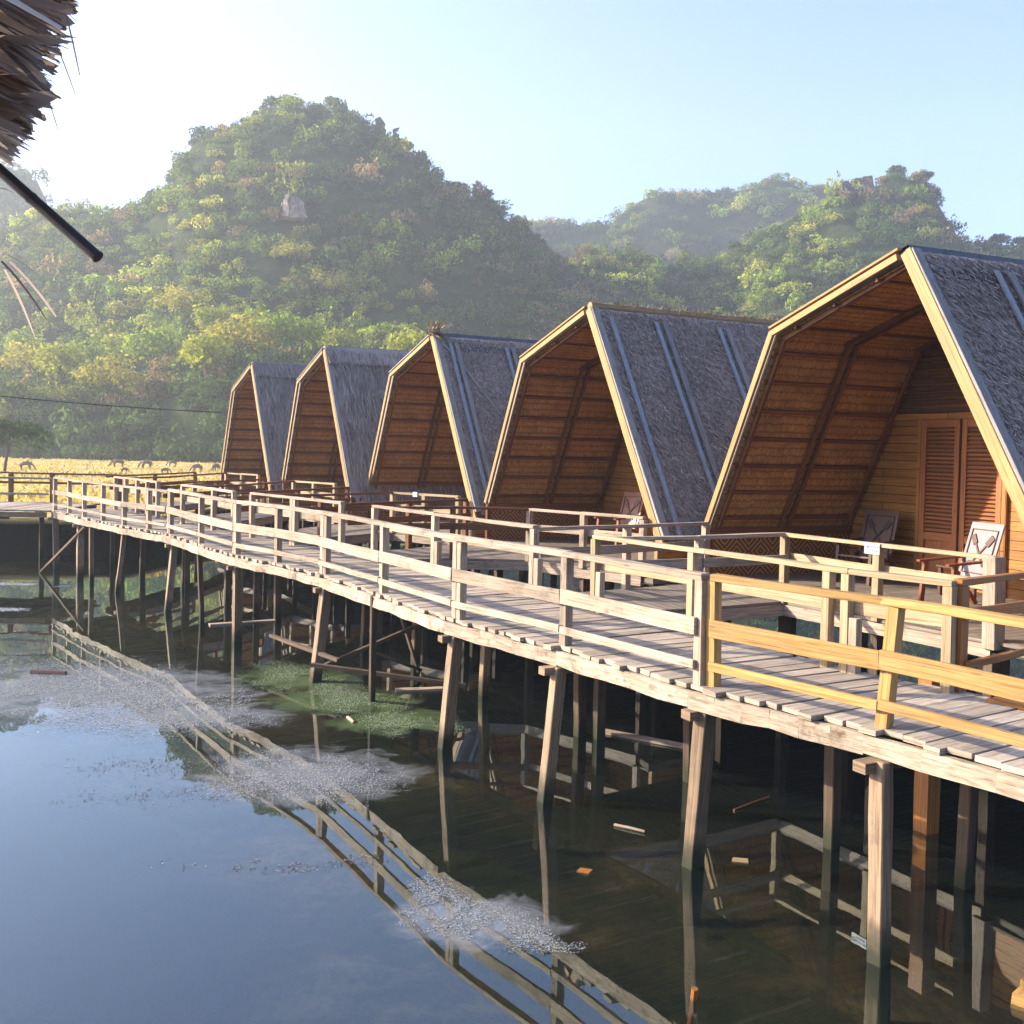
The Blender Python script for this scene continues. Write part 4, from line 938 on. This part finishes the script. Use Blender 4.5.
def furniture():
    def put(i, u, a): p = hl(i, u, a); return (p[0], p[1], ZD + .002)
    w = HUT[0][2]
    chair('pale-backed lounge chair with crossed carving on the porch of the nearest hut', put(0, -.25, 1.35), w - .15, M['white_wood'], M['dark_wood'], M['red_wood'])
    chair('dark lounge chair with carved back by the woven wall of the nearest hut', put(0, -2.75, 2.1), w + .25, M['dark_wood'], M['black_pole'], M['dark_wood'])
    chair('brown lounge chair half hidden inside the second hut', put(1, -1.9, 2.0), HUT[1][2] + .2, M['red_wood'], M['dark_wood'], M['red_wood'])
    m = MB(); c = hl(0, -1.0, 2.35); t = empty('low_table', (c[0], c[1], ZD + .002), w); m.beam((-.35, 0, .42), (.35, 0, .42), .5, .035); m.build('table_top', M['dark_wood'], t, bevel=.004)
    for x in (-.3, .3):
        for y in (-.2, .2):
            m = MB(); m.beam((x, y, 0), (x, y, .40), .05, .05, up=(0, 1, 0)); m.build('leg', M['dark_wood'], t)
    tag(t, 'low dark table between the two chairs of the nearest hut', 'table')
    # small notice on the porch rail
    a, b = Vector(PORCH[0][2]), Vector(PORCH[0][3]); q = a.lerp(b, .485); d = (b - a).normalized(); ang = math.atan2(d.y, d.x)
    n = Vector((d.y, -d.x)); t = empty('notice_sign', (q.x + n.x * .062, q.y + n.y * .062, ZD + .855), ang)
    tag(t, 'small white notice with blue lettering hung on the porch rail', 'sign')
    m = MB(); m.beam((-.115, 0, 0), (.115, 0, 0), .008, .135); m.build('board', M['sign'], t)
    def text(s, x, z, size, mat, name):
        cu = bpy.data.curves.new(name, 'FONT'); cu.body = s; cu.size = size; cu.align_x = 'CENTER'; cu.align_y = 'CENTER'; cu.extrude = .0008
        to = bpy.data.objects.new('tmp', cu); link(to); dg = bpy.context.evaluated_depsgraph_get(); me = bpy.data.meshes.new_from_object(to.evaluated_get(dg)); bpy.data.objects.remove(to)
        me.materials.clear(); me.materials.append(mat); o = bpy.data.objects.new(name, me); link(o); o.parent = t; o.rotation_euler = (R(90), 0, 0); o.location = (x, -.0055, z)
    text('DILARANG', .022, .022, .042, M['blue_ink'], 'lettering'); text('DUDUK', .022, -.028, .042, M['blue_ink'], 'lettering')
    m = MB(); ring = [(-.085 + .02 * math.cos(k * .5236), -.006, .01 + .02 * math.sin(k * .5236)) for k in range(13)]; m.tube(ring, .0035, .0035, 4); m.build('emblem', M['red_ink'], t)
    a, b = Vector(PORCH[2][2]), Vector(PORCH[2][3]); q = a.lerp(b, .38); d = (b - a).normalized(); n = Vector((d.y, -d.x))
    m = MB(); m.beam((q.x + n.x * .06 - d.x * .07, q.y + n.y * .06 - d.y * .07, ZD + .9), (q.x + n.x * .06 + d.x * .07, q.y + n.y * .06 + d.y * .07, ZD + .9), .01, .11)
    tag(m.build('notice_sign', M['sign']), 'tiny white plate on the porch rail of the middle hut', 'sign')
furniture()

# ------------------------------------------------------------------ cable, floating things
def small_things():
    m = MB(); P = []
    a, b = Vector((-30, 22, 7.2)), Vector((-10.1, 35.6, 4.62))
    for k in range(21):
        t = k / 20; p = a.lerp(b, t); p.z -= 1.1 * 4 * t * (1 - t) * .55; P.append(p)
    m.tube(P, .016, .016, 5); tag(m.build('cable', M['cable']), 'thin black cable sagging from the left to the farthest hut', 'cable')
    def stick(name, p, q, r, mt, lab, cat, tip=None):
        mm = MB(); mm.tube([p, Vector(p).lerp(Vector(q), .5) + Vector((0, 0, .004)), q], r, r * .85, 7); tag(mm.build(name, mt), lab, cat)
    stick('stake', (1.25, 6.75, -.5), (1.27, 6.62, .08), .026, M['orange_wood'], 'short brown stake standing in the water near the bottom edge', 'stake')
    stick('floating_log', (-7.3, 15.6, .01), (-6.75, 15.55, .012), .05, M['dark_wood'], 'short dark log floating in the pale scum', 'log')
    stick('floating_stick', (1.05, 9.72, .01), (1.32, 9.55, .015), .015, M['weathered'], 'forked pale stick floating under the boardwalk', 'stick')
    stick('floating_stick', (2.3, 10.2, .01), (2.75, 10.6, .015), .012, M['brown'], 'thin reddish stick floating behind the pale square pile', 'stick')
    stick('floating_stick', (-2.1, 13.4, .01), (-1.98, 13.15, .012), .022, M['weathered'], 'short pale stick floating left of the leaning pile', 'stick')
    mm = MB(); mm.beam((3.42, 6.62, .03), (3.72, 6.95, .05), .12, .07, wob=.025, n=4); mm.beam((3.52, 6.6, .08), (3.74, 6.8, .10), .07, .05, wob=.02, n=3)
    tag(mm.build('driftwood', M['new_wood']), 'yellow split driftwood lump at the lower right edge', 'driftwood')
    mm = MB(); mm.prism([(.62, 8.62), (.72, 8.58), (.76, 8.66), (.66, 8.7)], .002, .012); tag(mm.build('floating_leaf', M['orange_wood']), 'orange dead leaf floating in the dark water', 'leaf')
    mm = MB(); mm.prism([(2.0, 8.9), (2.14, 8.87), (2.16, 8.97), (2.03, 8.99)], .002, .012); tag(mm.build('floating_leaf', M['straw']), 'tan dead leaf floating beside the square pile', 'leaf')
    for (x, y, a, L, lab) in ((-5.3, 20.3, .5, 1.3, 'long pale plank floating under the far boardwalk'), (1.8, 12.6, -.6, 1.4, 'pale plank half sunk under the path of the nearest hut'), (-1.3, 15.0, .2, .7, 'short pale plank floating by the crossed braces')):
        mm = MB(); d = Vector((math.cos(a), math.sin(a), 0)) * L / 2; mm.beam((x - d.x, y - d.y, .015), (x + d.x, y + d.y, .02), .14, .03, wob=.004, n=3); tag(mm.build('floating_plank', M['weathered']), lab, 'plank')
small_things()

# ------------------------------------------------------------------ floating weed and scum
def scum(name, label, blobs, n, size, pal, seed, thr=.0, freq=1.1, z=.006):
    r = np.random.default_rng(seed); P = []
    tot = sum(b[2] * b[3] for b in blobs)
    for (cx, cy, rx, ry, a) in blobs:
        k = 0; want = int(n * rx * ry / tot); tries = 0
        while k < want and tries < want * 12:
            tries += 1
            u, v = r.normal(size=2) * .55
            if u * u + v * v > 1.3: continue
            x = cx + math.cos(a) * u * rx - math.sin(a) * v * ry; y = cy + math.sin(a) * u * rx + math.cos(a) * v * ry
            f = noise.fractal(Vector((x * freq, y * freq * .8, seed)), 1, 2, 4) - (u * u + v * v) * .35
            if f < thr + abs(r.normal()) * .22: continue
            P.append((x, y)); k += 1
    P = np.array(P); n = len(P); s = size * r.uniform(.4, 1.3, n); a = r.uniform(0, 6.28, n)
    ca, sa = np.cos(a) * s, np.sin(a) * s; tz = r.uniform(0, .002, (n, 4)) * (s / size)[:, None]
    def pt(dx, dy, i): return np.stack([P[:, 0] + dx, P[:, 1] + dy, z + tz[:, i]], 1)
    Q = np.stack([pt(-ca, -sa, 0), pt(sa * .6, -ca * .6, 1), pt(ca, sa, 2), pt(-sa * .6, ca * .6, 3)], 1)
    pal = np.array(pal); o = quads_object(name, Q, pal[r.integers(0, len(pal), n)] * r.uniform(.75, 1.2, (n, 1)), M['leaf_solid'])
    tag(o, label, 'pond weed', kind='stuff')
def weeds():
    pale = [(.27, .29, .32), (.22, .24, .27), (.33, .35, .38), (.18, .19, .18)]
    scum('pond_scum', 'pale scum spread across the water at the left', [(-7.4, 15.6, 2.6, 1.5, -.1), (-5.6, 14.5, 2.3, 1.5, -.2), (-6.4, 13.6, 2.6, .8, .05), (-4.6, 14.3, 1.2, .8, -.4), (-4.6, 13.0, 1.6, .9, .1)], 34000, .0115, pale, 2, -.45, 1.0)
    scum('pond_scum', 'pale scum patch breaking the reflection of the railing', [(-2.35, 11.3, .95, .8, -.3), (-1.75, 10.8, .7, .7, -.5), (-2.6, 10.7, .6, .5, .2)], 12000, .0085, pale, 6, -.5, 1.6)
    scum('pond_scum', 'thin scum strip along the reflected railing near the bottom', [(-.35, 7.75, .6, .3, -.25), (.15, 7.4, .42, .2, -.2), (-.5, 8.1, .5, .25, -.9)], 9000, .0065, [(.32, .34, .38), (.22, .24, .26), (.12, .14, .13)], 9, -.35, 2.6)
    scum('duckweed', 'bright green duckweed floating around the leaning pile', [(-3.4, 15.9, 1.1, .7, -.7), (-2.5, 14.7, 1.3, .8, -.85), (-1.6, 13.5, 1.1, .7, -.8), (-1.1, 13.0, .6, .4, -.4)], 22000, .0095, [(.10, .16, .045), (.15, .20, .065), (.24, .28, .21), (.06, .10, .04), (.28, .31, .28)], 13, -.4, 1.2)
    scum('pond_scum', 'small pale scum streaks under the walkway arm', [(-12.6, 24.9, 1.6, .35, 0), (-10.6, 21.3, .7, .25, 0)], 1800, .035, pale, 17, -.4, 1)
    scum('pond_scum', 'dark flecks drifting on the open water', [(-4.0, 11.2, 1.1, .4, 0), (-3.1, 10.4, 1.4, .4, .2), (-2.0, 8.7, .9, .25, .1)], 1500, .012, [(.04, .04, .05), (.08, .08, .09), (.2, .2, .22)], 23, -.4, 2.2)
weeds()

# ------------------------------------------------------------------ thatch eave over the camera's own deck
def eave():
    root = empty('thatch_eave', (-1.3, 2.3, 4.2)); org = (-1.3, 2.3, 4.2)
    tag(root, 'ragged dry palm thatch hanging from the eave at the upper left', 'thatch eave')
    m = MB()
    lim = [(0, 84), (20, 74), (45, 60), (75, 52), (100, 48), (125, 34), (145, 30), (162, 14)]
    def xlim(y): return np.interp(y, [a for a, b in lim], [b for a, b in lim])
    def strip(p, d, L, w, droop, n=5, twist=0):
        pts = []; 
        for k in range(n + 1):
            t = k / n; pts.append(p + d * (L * t) + Vector((0, 0, -droop * t * t)))
        bl = random.choice([.45, .7, .95]); rr = random.random(); o = random.random() * 9
        sd = d.cross(Vector((random.gauss(0, .4), random.gauss(0, .4), 1))).normalized()
        for k in range(n):
            w0 = w * (1 - (k / n) ** 5 * bl); w1 = w * (1 - ((k + 1) / n) ** 5 * bl)
            a, b = pts[k], pts[k + 1]
            m.face([a - sd * w0, a + sd * w0, b + sd * w1, b - sd * w1], [(o + k * .1, 0), (o + k * .1, w * 4), (o + k * .1 + .1, w * 4), (o + k * .1 + .1, 0)], rr)
    for k in range(520):
        yp = random.uniform(-60, 165); Y = random.uniform(1.95, 2.75); tipx = (xlim(max(yp, 0)) + random.gauss(-8, 7))
        tip = Vector(((tipx - 512) / 1025 * Y, Y, 3.6 + (437 - yp) / 1025 * Y)); L = random.uniform(.18, .5)
        d = Vector((1, random.gauss(0, .25), random.gauss(-.28, .16))).normalized(); dr = random.uniform(0, .06)
        strip(tip - d * L + Vector((0, 0, dr)), d, L, random.choice([.003, .006, .014, .02, .026, .032]), dr)
    for (x, y, dx, dz, L) in ((58, 4, .28, -1, .12), (44, 30, .5, -1, .13), (36, 80, .45, -1, .10), (55, -2, .8, .3, .1), (5, 255, 1, -.45, .1), (8, 262, .9, -.8, .13), (0, 250, 1, -.25, .1), (3, 270, .55, -1, .12), (6, 280, .25, -1, .12), (0, 262, .7, -.7, .13), (-6, 178, 1, -.5, .06), (-4, 190, 1, .1, .05)):
        Y = random.uniform(2.05, 2.3); strip(Vector(((x - 512) / 1025 * Y, Y, 3.6 + (437 - y) / 1025 * Y)), Vector((dx, .1, dz)).normalized(), L, random.choice([.002, .003, .0042]), .03)
    m.build('palm_leaves', M['dry_leaf'], root, org)
    m = MB(); a, b = Vector((-1.62, 2.25, 4.60)), Vector((-.885, 2.18, 3.985))
    for k in range(5):
        p, q = a.lerp(b, k / 5), a.lerp(b, (k + 1) / 5); e = (q - p) * .04
        m.tube([p, p + e, p + e * 2, q - e, q], .0128, .0122, 10); m.tube([q - e * .5, q, q + e * .2], .0138, .0132, 10)
    pass; m.build('rafter_pole', M['black_pole'], root, org)
eave()

# ------------------------------------------------------------------ haze
def haze():
    m = MB(); x0, x1, y0, y1, z0, z1 = -420, 420, -40, 560, -1.9, 175
    V = [(x0, y0), (x1, y0), (x1, y1), (x0, y1)]; m.prism(V, z0, z1)
    mt, nt = mat_new('morning_haze'); g = G(nt); v = g.n('ShaderNodeVolumePrincipled')
    v.inputs['Color'].default_value = (.82, .92, 1, 1); v.inputs['Density'].default_value = HAZE; v.inputs['Anisotropy'].default_value = .45
    o = g.n('ShaderNodeOutputMaterial'); g.l(v.outputs[0], o.inputs['Volume'])
    mt.cycles.homogeneous_volume = True if hasattr(mt.cycles, 'homogeneous_volume') else None
    h = m.build('haze', mt); tag(h, 'pale morning haze in the valley air', 'haze', kind='stuff')
HAZE = .0007
haze()
